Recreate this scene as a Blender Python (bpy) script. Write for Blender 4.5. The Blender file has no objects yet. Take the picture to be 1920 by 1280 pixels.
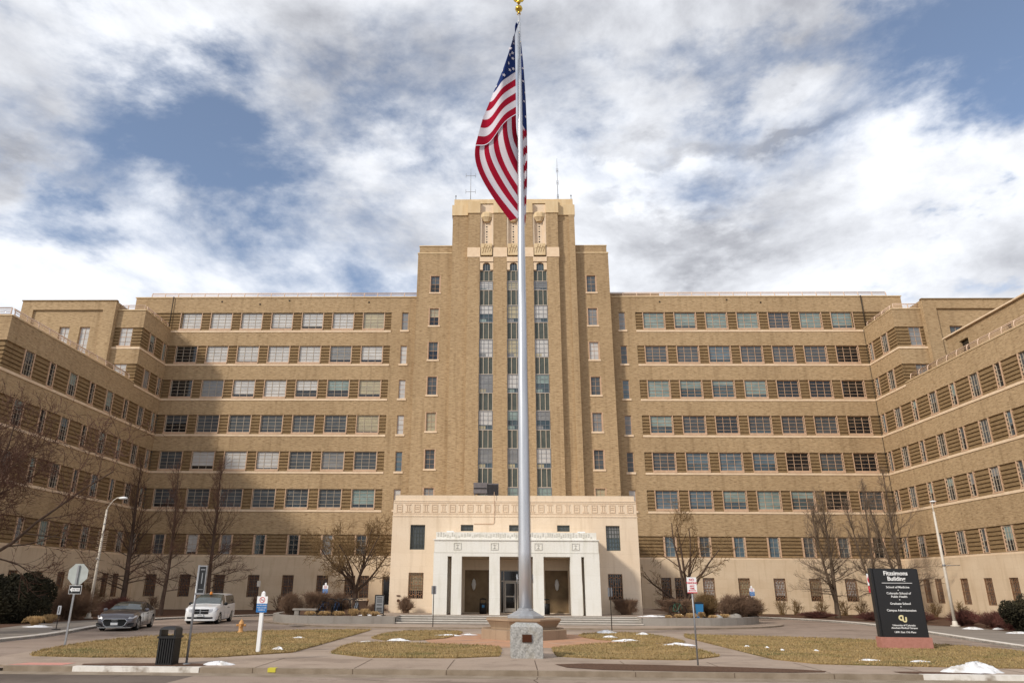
import bpy, math, random
from mathutils import Vector, Matrix
R = math.radians
random.seed(7)
scn = bpy.context.scene
col = scn.collection
M = {}

# ------------------------------------------------------------------ helpers
def nt_new(name):
    m = bpy.data.materials.new(name); m.use_nodes = True
    nt = m.node_tree; b = nt.nodes['Principled BSDF']
    return m, nt, b
def N(nt, t, **kw):
    n = nt.nodes.new(t)
    for k, v in kw.items():
        if k.startswith('i_'): n.inputs[k[2:].replace('_', ' ')].default_value = v
        else: setattr(n, k, v)
    return n
def c4(c): return (c[0], c[1], c[2], 1)
def mathn(nt, op, a, b=None):
    n = nt.nodes.new('ShaderNodeMath'); n.operation = op
    for i, v in enumerate((a, b)):
        if v is None: continue
        if isinstance(v, (int, float)): n.inputs[i].default_value = v
        else: nt.links.new(v, n.inputs[i])
    return n.outputs[0]
def mixc(nt, f, a, b, mode='MIX'):
    n = nt.nodes.new('ShaderNodeMix'); n.data_type = 'RGBA'; n.blend_type = mode
    for s, v in ((n.inputs[0], f), (n.inputs[6], a), (n.inputs[7], b)):
        if isinstance(v, (int, float)): s.default_value = v
        elif isinstance(v, tuple): s.default_value = c4(v)
        else: nt.links.new(v, s)
    return n.outputs[2]
def ramp(nt, v, a, b):
    n = nt.nodes.new('ShaderNodeMapRange'); n.inputs[1].default_value = a; n.inputs[2].default_value = b
    nt.links.new(v, n.inputs[0]); return n.outputs[0]
def pos_scaled(nt, s):
    g = N(nt, 'ShaderNodeNewGeometry'); v = N(nt, 'ShaderNodeVectorMath', operation='MULTIPLY')
    v.inputs[1].default_value = s; nt.links.new(g.outputs['Position'], v.inputs[0]); return v.outputs[0]
def noise(nt, vec, scale, detail=4, rough=.55):
    n = N(nt, 'ShaderNodeTexNoise'); n.inputs['Scale'].default_value = scale
    n.inputs['Detail'].default_value = detail; n.inputs['Roughness'].default_value = rough
    if vec is not None: nt.links.new(vec, n.inputs['Vector'])
    return n.outputs['Fac']
def mat(name, c, rough=.8, c2=None, s1=(1, 1, 1), sc=1.5, bump=0, bsc=20, metal=0, spec=.3, c3=None, sc3=.3, coat=0, detail=5):
    m, nt, b = nt_new(name)
    b.inputs['Roughness'].default_value = rough; b.inputs['Metallic'].default_value = metal
    b.inputs['Specular IOR Level'].default_value = spec; b.inputs['Coat Weight'].default_value = coat
    b.inputs['Coat Roughness'].default_value = .08
    b.inputs['Base Color'].default_value = c4(c)
    if c2:
        v = pos_scaled(nt, s1)
        f = ramp(nt, noise(nt, v, sc, detail), .35, .65)
        o = mixc(nt, f, tuple(c), tuple(c2))
        if c3:
            f3 = ramp(nt, noise(nt, v, sc3, 3), .52, .7); o = mixc(nt, f3, o, tuple(c3))
        nt.links.new(o, b.inputs['Base Color'])
    if bump:
        bn = N(nt, 'ShaderNodeBump'); bn.inputs['Strength'].default_value = bump; bn.inputs['Distance'].default_value = .02
        nt.links.new(noise(nt, pos_scaled(nt, (1, 1, 1)), bsc, 4), bn.inputs['Height'])
        nt.links.new(bn.outputs[0], b.inputs['Normal'])
    M[name] = m
    return m
def ground_mat(name, ca, cb_, dark, pale, stain=.5):
    m, nt, b = nt_new(name); v = pos_scaled(nt, (1, 1, 1)); vl = pos_scaled(nt, (.18, 1, 1)); f = lambda vec, sc, lo, hi, d=5: ramp(nt, noise(nt, vec, sc, d), lo, hi)
    o = mixc(nt, f(vl, .9, .3, .7), tuple(ca), tuple(cb_))
    o = mixc(nt, mathn(nt, 'MULTIPLY', f(v, .45, .5, .62, 6), stain), o, tuple(dark))
    o = mixc(nt, mathn(nt, 'MULTIPLY', f(v, 1.7, .60, .68, 3), stain * .9), o, tuple(dark))
    o = mixc(nt, mathn(nt, 'MULTIPLY', f(vl, .35, .5, .75, 4), .5), o, tuple(pale))
    o = mixc(nt, mathn(nt, 'MULTIPLY', f(v, 22, .45, .75, 3), .35), o, tuple(dark))
    nt.links.new(o, b.inputs['Base Color']); b.inputs['Roughness'].default_value = .9; b.inputs['Specular IOR Level'].default_value = .25
    bn = N(nt, 'ShaderNodeBump'); bn.inputs['Strength'].default_value = .5; bn.inputs['Distance'].default_value = .02
    nt.links.new(noise(nt, v, 45, 3), bn.inputs['Height']); nt.links.new(bn.outputs[0], b.inputs['Normal']); M[name] = m
def wall_uv(nt):
    g = N(nt, 'ShaderNodeNewGeometry')
    sp = N(nt, 'ShaderNodeSeparateXYZ'); nt.links.new(g.outputs['Position'], sp.inputs[0])
    sn = N(nt, 'ShaderNodeSeparateXYZ'); nt.links.new(g.outputs['True Normal'], sn.inputs[0])
    f = mathn(nt, 'GREATER_THAN', mathn(nt, 'ABSOLUTE', sn.outputs[1]), .5)
    mx = N(nt, 'ShaderNodeMix'); mx.data_type = 'FLOAT'
    nt.links.new(f, mx.inputs[0]); nt.links.new(sp.outputs[1], mx.inputs[2]); nt.links.new(sp.outputs[0], mx.inputs[3])
    cb = N(nt, 'ShaderNodeCombineXYZ'); nt.links.new(mx.outputs[0], cb.inputs[0]); nt.links.new(sp.outputs[2], cb.inputs[1])
    return cb.outputs[0], sp.outputs[2]
def brick_mat(name, ca, cb_, cm, dark):
    m, nt, b = nt_new(name)
    uv, z = wall_uv(nt)
    t = N(nt, 'ShaderNodeTexBrick'); nt.links.new(uv, t.inputs['Vector'])
    t.inputs['Color1'].default_value = c4(ca); t.inputs['Color2'].default_value = c4(cb_); t.inputs['Mortar'].default_value = c4(cm)
    t.inputs['Scale'].default_value = 1; t.inputs['Mortar Size'].default_value = .009; t.inputs['Bias'].default_value = -.1
    t.inputs['Brick Width'].default_value = .36; t.inputs['Row Height'].default_value = .105
    def streak(s, sc, lo, hi, d=3):
        v = N(nt, 'ShaderNodeVectorMath', operation='MULTIPLY'); v.inputs[1].default_value = s; nt.links.new(uv, v.inputs[0])
        return ramp(nt, noise(nt, v.outputs[0], sc, d), lo, hi)
    o = mixc(nt, mathn(nt, 'MULTIPLY', streak((1.3, 8.0, 1), 1.9, .50, .68), .68), t.outputs['Color'], tuple(dark))
    o = mixc(nt, mathn(nt, 'MULTIPLY', streak((1.3, 6, 1), 1.0, .55, .75), .35), o, tuple(min(1, x * 1.35) for x in ca))
    o = mixc(nt, mathn(nt, 'MULTIPLY', streak((.12, .1, 1), 1.0, .45, .7), .22), o, tuple(dark))
    o = mixc(nt, mathn(nt, 'MULTIPLY', streak((1.9, .10, 1), 1.0, .52, .75), .38), o, tuple(dark))
    nt.links.new(o, b.inputs['Base Color']); b.inputs['Roughness'].default_value = .9; b.inputs['Specular IOR Level'].default_value = .2
    bn = N(nt, 'ShaderNodeBump'); bn.inputs['Strength'].default_value = .5; bn.inputs['Distance'].default_value = .02
    nt.links.new(mathn(nt, 'ADD', mathn(nt, 'SUBTRACT', 1, t.outputs['Fac']), streak((1.5, 8, 1), 1.5, .2, .8)), bn.inputs['Height'])
    nt.links.new(bn.outputs[0], b.inputs['Normal']); M[name] = m
def stone_mat(name, ca, cb_, stain, bw=1.6, bh=.75, joint=.86):
    m, nt, b = nt_new(name)
    uv, z = wall_uv(nt)
    t = N(nt, 'ShaderNodeTexBrick'); nt.links.new(uv, t.inputs['Vector'])
    t.inputs['Color1'].default_value = (1, 1, 1, 1); t.inputs['Color2'].default_value = (.955, .95, .94, 1); t.inputs['Mortar'].default_value = (joint, joint * .98, joint * .95, 1)
    t.inputs['Scale'].default_value = 1; t.inputs['Mortar Size'].default_value = .006
    t.inputs['Brick Width'].default_value = bw; t.inputs['Row Height'].default_value = bh
    def streak(s, lo, hi, d=4):
        v = N(nt, 'ShaderNodeVectorMath', operation='MULTIPLY'); v.inputs[1].default_value = s; nt.links.new(uv, v.inputs[0])
        return ramp(nt, noise(nt, v.outputs[0], 1, d), lo, hi)
    o = mixc(nt, streak((.5, .7, 1), .3, .7), tuple(ca), tuple(cb_))
    o = mixc(nt, mathn(nt, 'MULTIPLY', streak((2.2, .25, 1), .52, .75), .45), o, tuple(stain))
    o = mixc(nt, mathn(nt, 'MULTIPLY', streak((9, 9, 1), .5, .8), .18), o, tuple(stain))
    o = mixc(nt, 1.0, o, t.outputs['Color'], 'MULTIPLY')
    nt.links.new(o, b.inputs['Base Color']); b.inputs['Roughness'].default_value = .85; b.inputs['Specular IOR Level'].default_value = .2
    M[name] = m

class MB:
    def __init__(s): s.v = []; s.f = []; s.m = []; s.sm = []
    def quad(s, pts, mi=0, smooth=False):
        k = len(s.v); s.v += [tuple(p) for p in pts]; s.f.append(tuple(range(k, k + len(pts)))); s.m.append(mi); s.sm.append(smooth)
    def box(s, x0, x1, y0, y1, z0, z1, mi=0):
        if x0 > x1: x0, x1 = x1, x0
        if y0 > y1: y0, y1 = y1, y0
        if z0 > z1: z0, z1 = z1, z0
        k = len(s.v)
        s.v += [(x0, y0, z0), (x1, y0, z0), (x1, y1, z0), (x0, y1, z0), (x0, y0, z1), (x1, y0, z1), (x1, y1, z1), (x0, y1, z1)]
        for q in ((0, 3, 2, 1), (4, 5, 6, 7), (0, 1, 5, 4), (1, 2, 6, 5), (2, 3, 7, 6), (3, 0, 4, 7)):
            s.f.append(tuple(k + i for i in q)); s.m.append(mi); s.sm.append(False)
    def fbox(s, F, u0, u1, n0, n1, z0, z1, mi=0):
        p = F.p(u0, n0, z0); q = F.p(u1, n1, z1); s.box(p[0], q[0], p[1], q[1], z0, z1, mi)
    def tube(s, pts, rad, n=8, mi=0, cap=True, smooth=True):
        pts = [Vector(p) for p in pts]; k0 = len(s.v); L = len(pts)
        if isinstance(rad, (int, float)): rad = [rad] * L
        ref = None
        for i, p in enumerate(pts):
            d = (pts[min(i + 1, L - 1)] - pts[max(i - 1, 0)])
            d = d.normalized() if d.length > 1e-9 else Vector((0, 0, 1))
            if ref is None: ref = d.orthogonal().normalized()
            a = (ref - d * ref.dot(d)); a = a.normalized() if a.length > 1e-6 else d.orthogonal().normalized()
            ref = a; b = d.cross(a)
            for j in range(n):
                t = 2 * math.pi * j / n; q = p + (a * math.cos(t) + b * math.sin(t)) * rad[i]; s.v.append((q.x, q.y, q.z))
        for i in range(L - 1):
            for j in range(n):
                s.f.append((k0 + i * n + j, k0 + i * n + (j + 1) % n, k0 + (i + 1) * n + (j + 1) % n, k0 + (i + 1) * n + j)); s.m.append(mi); s.sm.append(smooth)
        if cap and n > 3:
            s.f.append(tuple(k0 + j for j in range(n))[::-1]); s.m.append(mi); s.sm.append(False)
            s.f.append(tuple(k0 + (L - 1) * n + j for j in range(n))); s.m.append(mi); s.sm.append(False)
    def lathe(s, c, prof, n=24, mi=0, smooth=True, rot=0, sx=1, sy=1):
        k = len(s.v)
        for r, z in prof:
            for j in range(n):
                t = 2 * math.pi * j / n + rot; s.v.append((c[0] + r * math.cos(t) * sx, c[1] + r * math.sin(t) * sy, c[2] + z))
        for i in range(len(prof) - 1):
            for j in range(n):
                s.f.append((k + i * n + j, k + i * n + (j + 1) % n, k + (i + 1) * n + (j + 1) % n, k + (i + 1) * n + j)); s.m.append(mi); s.sm.append(smooth)
        s.f.append(tuple(k + j for j in range(n))[::-1]); s.m.append(mi); s.sm.append(False)
        s.f.append(tuple(k + (len(prof) - 1) * n + j for j in range(n))); s.m.append(mi); s.sm.append(False)
    def prism(s, poly, z0, z1, mi=0, mtop=None):
        n = len(poly); k = len(s.v)
        a = sum(poly[i][0] * poly[(i + 1) % n][1] - poly[(i + 1) % n][0] * poly[i][1] for i in range(n))
        if a < 0: poly = poly[::-1]
        s.v += [(p[0], p[1], z0) for p in poly] + [(p[0], p[1], z1) for p in poly]
        s.f.append(tuple(k + n + i for i in range(n))); s.m.append(mi if mtop is None else mtop); s.sm.append(False)
        for i in range(n):
            s.f.append((k + i, k + (i + 1) % n, k + n + (i + 1) % n, k + n + i)); s.m.append(mi); s.sm.append(False)
    def grid(s, fn, nu, nv, mi=0, smooth=True, mfn=None):
        k = len(s.v)
        for i in range(nu + 1):
            for j in range(nv + 1): s.v.append(tuple(fn(i / nu, j / nv)))
        for i in range(nu):
            for j in range(nv):
                s.f.append((k + i * (nv + 1) + j, k + (i + 1) * (nv + 1) + j, k + (i + 1) * (nv + 1) + j + 1, k + i * (nv + 1) + j + 1))
                s.m.append(mfn((i + .5) / nu, (j + .5) / nv) if mfn else mi); s.sm.append(smooth)
    def mesh(s, name, mats):
        me = bpy.data.meshes.new(name); me.from_pydata(s.v, [], s.f)
        for m in (mats if isinstance(mats, (list, tuple)) else [mats]): me.materials.append(M[m])
        me.polygons.foreach_set('material_index', s.m); me.polygons.foreach_set('use_smooth', s.sm)
        me.update(); return me
    def build(s, name, mats, parent=None, loc=None, rz=0):
        o = bpy.data.objects.new(name, s.mesh(name, mats)); col.objects.link(o)
        if parent: o.parent = parent
        if loc: o.location = loc
        if rz: o.rotation_euler.z = rz
        return o
class Fr:      # facade frame: origin, along-wall direction, outward normal
    def __init__(s, ox, oy, ux, uy, nx, ny): s.o = (ox, oy); s.u = (ux, uy); s.n = (nx, ny)
    def p(s, u, n, z): return (s.o[0] + s.u[0] * u + s.n[0] * n, s.o[1] + s.u[1] * u + s.n[1] * n, z)
    def rot(s): return math.atan2(s.u[1], s.u[0])
def tag(o, label, cat, group=None, kind=None):
    if label: o['label'] = label
    if cat: o['category'] = cat
    if group: o['group'] = group
    if kind: o['kind'] = kind
    return o
def empty(name, loc, label, cat, group=None, rz=0):
    o = bpy.data.objects.new(name, None); col.objects.link(o); o.location = loc; o.rotation_euler.z = rz
    o.empty_display_size = .3
    return tag(o, label, cat, group)
def struct(o): o['kind'] = 'structure'; return o
def inst(name, me, parent=None, loc=(0, 0, 0), rot=(0, 0, 0), scale=None):
    o = bpy.data.objects.new(name, me); col.objects.link(o); o.parent = parent; o.location = loc; o.rotation_euler = rot
    if scale: o.scale = scale
    return o
def copy_tree(o, parent=None):
    c = o.copy(); col.objects.link(c); c.parent = parent
    for ch in list(o.children): copy_tree(ch, c)
    return c
def text(name, s, size, parent, loc, rot, m, align='CENTER', ext=.004, sx=1, bold=0):
    cu = bpy.data.curves.new(name, 'FONT'); cu.body = s; cu.size = size; cu.align_x = align; cu.extrude = ext; cu.offset = bold
    cu.resolution_u = 3
    t = bpy.data.objects.new('tmp', cu); col.objects.link(t)
    dg = bpy.context.evaluated_depsgraph_get(); me = bpy.data.meshes.new_from_object(t.evaluated_get(dg))
    col.objects.unlink(t); bpy.data.objects.remove(t); bpy.data.curves.remove(cu)
    me.name = name; me.materials.clear(); me.materials.append(M[m])
    o = inst(name, me, parent, loc, rot)
    if sx != 1: o.scale = (sx, 1, 1)
    return o
FACE = (R(90), 0, 0)     # text upright, readable from -Y

# ------------------------------------------------------------------ materials
brick_mat('brick', (.485, .345, .20), (.395, .272, .15), (.46, .335, .205), (.155, .095, .045))
brick_mat('brick_rib', (.29, .195, .10), (.245, .162, .08), (.28, .19, .105), (.15, .092, .042))  # darker brick, its tone deepened further for the shade in the grooves
stone_mat('base_stone', (.68, .54, .385), (.62, .475, .325), (.40, .28, .165))
stone_mat('entrance_stone', (.76, .625, .48), (.72, .575, .425), (.48, .36, .24), 2.2, .9, .86)
stone_mat('white_stone', (.78, .765, .72), (.74, .71, .645), (.50, .48, .38), 1.2, 1.5, .86)
stone_mat('terrace_stone', (.34, .31, .275), (.28, .25, .22), (.16, .13, .10), 1.9, 2)
stone_mat('pedestal_stone', (.37, .27, .185), (.30, .21, .14), (.15, .10, .06), .55, 2, .7)
mat('sill', (.78, .61, .43), .7, (.70, .52, .35), sc=2)
mat('frame_peach', (.60, .40, .27), .6, (.50, .33, .21), sc=3)
mat('cream_trim', (.68, .53, .33), .75, (.60, .44, .25), (2, 2, .4), 1.2)
mat('carving', (.34, .23, .12), .9)
mat('glass_dark', (.012, .014, .016), .06, spec=.7)
mat('glass_blue', (.03, .05, .06), .06, spec=.7, c2=(.07, .10, .11), sc=.5)
mat('glass_entry', (.010, .010, .010), .08, spec=.6)
for nm, c, c2 in (('blind_white', (.62, .60, .57), (.48, .47, .46)), ('blind_grey', (.26, .26, .26), (.18, .185, .19)), ('blind_teal', (.27, .35, .33), (.16, .22, .21)),
              ('blind_cream', (.50, .43, .27), (.36, .32, .22)), ('blind_blue', (.13, .19, .23), (.08, .12, .15)), ('blind_slate', (.085, .10, .11), (.05, .06, .07))):
    mat(nm, c, .3, c2, (.8, .8, 2.5), .9, spec=.6, coat=.5)
mat('spandrel_metal', (.075, .085, .07), .45, (.05, .06, .05), sc=2, spec=.5)
mat('mullion', (.48, .40, .31), .5)
mat('grille', (.20, .10, .05), .7, (.28, .15, .08), sc=6)
mat('grille_shadow', (.05, .035, .02), .8)
mat('rail', (.66, .49, .37), .6)
mat('dark_pipe', (.04, .03, .02), .7)
ground_mat('asphalt', (.165, .13, .105), (.13, .10, .082), (.085, .065, .052), (.22, .18, .15), .6)
ground_mat('drive', (.34, .262, .212), (.285, .215, .168), (.19, .142, .11), (.42, .34, .28), .6)
ground_mat('concrete', (.40, .31, .245), (.345, .265, .205), (.22, .165, .125), (.48, .39, .32), .55)
mat('lane', (.27, .23, .195), .9, (.21, .18, .15), (.4, 1, 1), 1, .4, 50)
mat('kerb', (.30, .24, .18), .9, (.22, .17, .12), (1, 1, 1), 2, .5, 30)
mat('kerb_light', (.74, .69, .62), .85, (.58, .52, .45), (1, 1, 1), 2.5, .4, 30)
mat('white_paint_worn', (.74, .70, .65), .7, (.66, .62, .56), (1, 1, 1), 6, .3, 30, c3=(.30, .25, .20), sc3=2.2)
mat('yellow_paint', (.55, .48, .05), .7)
mat('pink_tactile', (.62, .27, .22), .8, (.5, .25, .2), sc=8)
mat('mulch', (.075, .038, .022), .95, (.14, .075, .045), (1, 1, 1), 14, 1, 40)
mat('paver', (.50, .27, .16), .9, (.42, .24, .15), (1, 1, 1), 1.5, .4, 30, c3=(.36, .22, .15), sc3=.8)
mat('paver_joint', (.60, .46, .34), .9)
mat('joint', (.11, .075, .05), .95)
mat('lawn', (.34, .225, .095), .95, (.22, .15, .06), (.5, 1, 1), 2.2, 1, 35, c3=(.12, .11, .035), sc3=.5)
mat('grass_straw', (.41, .285, .13), .8, (.30, .205, .085), sc=.9, c3=(.17, .15, .05), sc3=.45)
mat('grass_green', (.27, .205, .085), .8, (.32, .225, .10), sc=1.1)
mat('snow', (.84, .84, .86), .7, (.70, .69, .69), sc=7, bump=1, bsc=22, c3=(.46, .42, .37), sc3=2.5)
mat('granite', (.44, .43, .41), .85, (.25, .245, .23), (1, 1, 1), 16, .8, 25, c3=(.36, .33, .27), sc3=2, detail=8)
mat('bronze', (.085, .03, .015), .35, metal=.6)
mat('aluminium', (.56, .58, .62), .36, (.46, .48, .52), (3, 3, .25), 1.5, metal=.45, spec=.6)
mat('aluminium_base', (.50, .51, .53), .4, (.40, .41, .43), sc=5, metal=.6)
mat('gold', (.55, .36, .06), .25, metal=1)
mat('galvanised', (.30, .30, .31), .45, (.24, .24, .25), sc=6, metal=.6)
mat('sign_back', (.42, .45, .43), .5, (.36, .38, .36), sc=3, metal=.3)
mat('lamp_paint', (.62, .56, .48), .5, (.52, .46, .38), sc=3)
mat('black_plastic', (.012, .011, .011), .45, spec=.4)
mat('sign_black', (.012, .012, .013), .3, spec=.5)
mat('sign_white', (.80, .80, .80), .5)
mat('sign_red', (.55, .03, .05), .5)
mat('sign_blue', (.03, .16, .42), .5)
mat('sign_gold', (.70, .62, .35), .5)
mat('pink_granite', (.42, .19, .15), .5, (.36, .16, .12), sc=9)
mat('sign_pale', (.60, .56, .50), .5)
mat('red_stain', (.45, .13, .08), .6)
mat('flag_red', (.33, .006, .026), .9, (.26, .005, .02), sc=1, spec=.1)
mat('flag_white', (.60, .57, .62), .9, spec=.1)
mat('flag_blue', (.012, .028, .12), .9, spec=.1)
mat('bark', (.062, .038, .028), .95, (.11, .072, .05), (1, 1, .4), 6, .8, 20)
mat('twig', (.095, .048, .035), .95, (.14, .075, .05), sc=1)
mat('bark_pale', (.16, .115, .08), .95, (.11, .075, .05), (1, 1, .4), 6, .8, 20)
mat('twig_olive', (.15, .09, .04), .95, (.20, .125, .055), sc=1)
mat('twig_pale', (.17, .12, .085), .95, (.22, .16, .11), sc=1)
mat('shrub_twig', (.17, .105, .07), .95, (.24, .15, .095), sc=2)
mat('shrub_red', (.15, .05, .04), .95, (.085, .04, .03), sc=2)
mat('evergreen', (.016, .014, .007), .9, (.034, .028, .012), sc=1.5)
mat('straw', (.52, .34, .16), .9, (.42, .26, .11), sc=4)
mat('car_grey', (.125, .115, .125), .28, metal=.55, coat=1)
mat('car_white', (.78, .77, .76), .3, coat=.8)
mat('car_glass', (.03, .035, .035), .05, spec=.8)
mat('windshield', (.06, .08, .075), .08, (.035, .042, .04), (1, 1, 1), 1.2, spec=.6, coat=.4)
mat('tyre', (.012, .012, .012), .8)
mat('alloy', (.55, .54, .52), .35, metal=.7)
mat('car_trim', (.010, .010, .010), .4)
mat('chrome', (.6, .6, .6), .2, metal=.9)
mat('headlight', (.5, .5, .52), .15, coat=1)
mat('amber', (.65, .22, .03), .4)
mat('hydrant_paint', (.62, .33, .12), .55, (.52, .27, .10), sc=10)
mat('ac_grey', (.16, .145, .15), .5, (.12, .11, .115), sc=3)
mat('panel_brown', (.24, .165, .09), .6, (.17, .115, .06), (1, 1, 1), 1.5, .1, 5, c3=(.13, .085, .045), sc3=.8)
mat('ceiling', (.42, .32, .22), .8)
mat('door_metal', (.42, .37, .31), .4, metal=.4)
mat('sconce', (.62, .60, .56), .4)
mat('wood_pot', (.10, .06, .04), .8)
mat('rack_black', (.02, .02, .022), .45)
mat('bike_blue', (.012, .04, .10), .4)
mat('bike_grey', (.20, .23, .27), .4)
mat('bin_blue', (.03, .17, .36), .5)
mat('green_paint', (.04, .13, .08), .5)
mat('cloth_red', (.5, .03, .03), .8)
mat('roof_flat', (.35, .32, .28), .9, (.28, .26, .23), sc=1)

# ------------------------------------------------------------------ building
B = empty('hospital_building', (1.2, 70, 0), 'huge tan brick hospital with stepped central tower, pale stone base and two forward wings', 'building')
Binv = Matrix.Translation((-1.2, -70, 0))
def bpart(mb, name, mats, parent=None, label=None):
    o = mb.build(name, mats, parent or B)
    if parent is None: o.matrix_parent_inverse = Binv
    if label: o['label'] = label
    return o
def holed(mb, F, u0, u1, z0, z1, holes, n=0, depth=.2, mi=0, mr=None):
    us = sorted({u0, u1} | {round(h[k], 4) for h in holes for k in (0, 1) if u0 < h[k] < u1})
    zs = sorted({z0, z1} | {round(h[k], 4) for h in holes for k in (2, 3) if z0 < h[k] < z1})
    for a in range(len(us) - 1):
        for b in range(len(zs) - 1):
            uc, zc = (us[a] + us[a + 1]) / 2, (zs[b] + zs[b + 1]) / 2
            if any(h[0] < uc < h[1] and h[2] < zc < h[3] for h in holes): continue
            mb.quad([F.p(us[a], n, zs[b]), F.p(us[a + 1], n, zs[b]), F.p(us[a + 1], n, zs[b + 1]), F.p(us[a], n, zs[b + 1])], mi)
    for h in holes:
        a, b, c, d = max(h[0], u0), min(h[1], u1), max(h[2], z0), min(h[3], z1); m2 = n - depth; r = mi if mr is None else mr
        if h[0] >= u0: mb.quad([F.p(a, n, c), F.p(a, m2, c), F.p(a, m2, d), F.p(a, n, d)], r)
        if h[1] <= u1: mb.quad([F.p(b, n, c), F.p(b, m2, c), F.p(b, m2, d), F.p(b, n, d)], r)
        mb.quad([F.p(a, n, d), F.p(b, n, d), F.p(b, m2, d), F.p(a, m2, d)], r)
        mb.quad([F.p(a, n, c), F.p(b, n, c), F.p(b, m2, c), F.p(a, m2, c)], r)
MESH = {}
def win_mesh(w, h, cols, rows, m, sash=False, bar=.032, fw=.06):
    if sash: bar = .02; fw = .045
    k = (round(w, 3), round(h, 3), cols, rows, m, sash)
    if k in MESH: return MESH[k]
    a = MB()
    a.box(0, fw, -.06, .04, 0, h); a.box(w - fw, w, -.06, .04, 0, h); a.box(fw, w - fw, -.06, .04, 0, fw); a.box(fw, w - fw, -.06, .04, h - fw, h)
    for i in range(1, cols): x = w * i / cols; a.box(x - bar / 2, x + bar / 2, -.045, .0, fw, h - fw)
    for j in range(1, rows):
        z = h * j / rows; b = bar * (1.5 if (sash and j * 2 == rows) else .8)
        a.box(fw, w - fw, -.038, .002, z - b / 2, z + b / 2)
    g = MB(); g.quad([(fw * .5, .01, fw * .5), (w - fw * .5, .01, fw * .5), (w - fw * .5, .01, h - fw * .5), (fw * .5, .01, h - fw * .5)])
    MESH[k] = (a.mesh('window', [m]), {gm: g.mesh('glass', [gm]) for gm in ('glass_dark', 'glass_blue')})
    return MESH[k]
def blind_mesh(w, h, z0, z1, m, x0=0, x1=1):
    k = ('bl', round(w, 3), round(h, 3), z0, z1, m, x0, x1)
    if k not in MESH:
        a = MB(); n = max(2, int((z1 - z0) * h / .09))
        for i in range(n):      # faintly slatted surface
            za = h * z0 + .03 + (h * (z1 - z0) - .06) * i / n; zb = h * z0 + .03 + (h * (z1 - z0) - .06) * (i + 1) / n
            a.quad([(.04 + (w - .08) * x0, .0, za), (.04 + (w - .08) * x1, .0, za), (.04 + (w - .08) * x1, -.012, zb), (.04 + (w - .08) * x0, -.012, zb)])
        MESH[k] = a.mesh('blind', [m])
    return MESH[k]
def window(F, u, z, w, h, cols, rows, m, n, name='window', blind=None, glass='glass_dark', sash=False):
    fm, gm = win_mesh(w, h, cols, rows, m, sash)
    flip = F.u[0] * -F.n[1] + F.u[1] * F.n[0] < 0
    uu = u + w if flip else u
    p = F.p(uu, n, z)
    o = inst(name, fm, B, p, (0, 0, F.rot() + (math.pi if flip else 0))); o.matrix_parent_inverse = Binv
    inst('glass', gm[glass], o)
    for b in (blind or []):
        inst('blind', blind_mesh(w, h, *b), o)
    return o
def ribs(mb, F, u0, u1, z0, z1, holes, n_back=-.12, n_front=-.03, mi=0):
    holed(mb, F, u0, u1, z0, z1, holes, n_back, .14, mi)
    pitch = .31; z = z0 + .02; 
    hs = sorted(holes)
    while z + .2 < z1:
        segs = [(u0, u1)]
        for h in hs:
            if h[2] < z + .2 and h[3] > z:
                segs = [t for s in segs for t in (((s[0], min(s[1], h[0])), (max(s[0], h[1]), s[1])) if h[0] < s[1] and h[1] > s[0] else (s,)) if t[1] - t[0] > .02]
        for s in segs: mb.fbox(F, s[0], s[1], n_back - .01, n_front, z, z + .21, mi)
        z += pitch

ROWZ = [27.42, 23.75, 20.09, 16.43, 12.76, 9.10]      # underside of each ribbon of windows, top storey first
RH = 1.98
XL, XR = -34.74, 37.22
Fm = Fr(0, 70, 1, 0, 0, -1)
lx = [-33.88 + 3.23 * i for i in range(7)]; rx = [14.76 + 3.23 * i for i in range(7)]
rnd = random.Random(3)
# what hangs behind each wide window, read off the photograph (row by row, left to right)
W, G, T, C_, Bl, S, D = 'white', 'grey', 'teal', 'cream', 'blue', 'slate', None
left_b = [[W, W, W, W, W, W, 'C1'], [D, W, W, W, W, G, W], [D, G, W, W, 'W6', 'T6', C_], ['S5', S, S, S, S, S, C_], [S, 'W8', W, W, S, G, S], [S, S, S, S, S, S, 'T8']]
right_b = [[T, T, T, T, S, T, T], [S, S, Bl, S, S, S, D], [T, 'T5', 'T3', 'T8', D, D, D], ['T6', S, D, S, S, S, D], [S, 'B6', Bl, 'B6', D, S, D], [Bl, Bl, 'T6', T, 'T4', D, S]]
NM = {'W': 'blind_white', 'G': 'blind_grey', 'T': 'blind_teal', 'C': 'blind_cream', 'B': 'blind_blue', 'S': 'blind_slate'}
def blspec(k):
    if k is None: return []
    if len(k) == 2: return [(1 - int(k[1]) / 10 if k[1] != '1' else 0, 1, NM[k[0]])]
    return [(0 if rnd.random() < .55 else rnd.choice((.08, .15)), 1, 'blind_' + k)]
wall_holes = []
SL = (XL, -11.55); SR = (13.95, XR)
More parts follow.
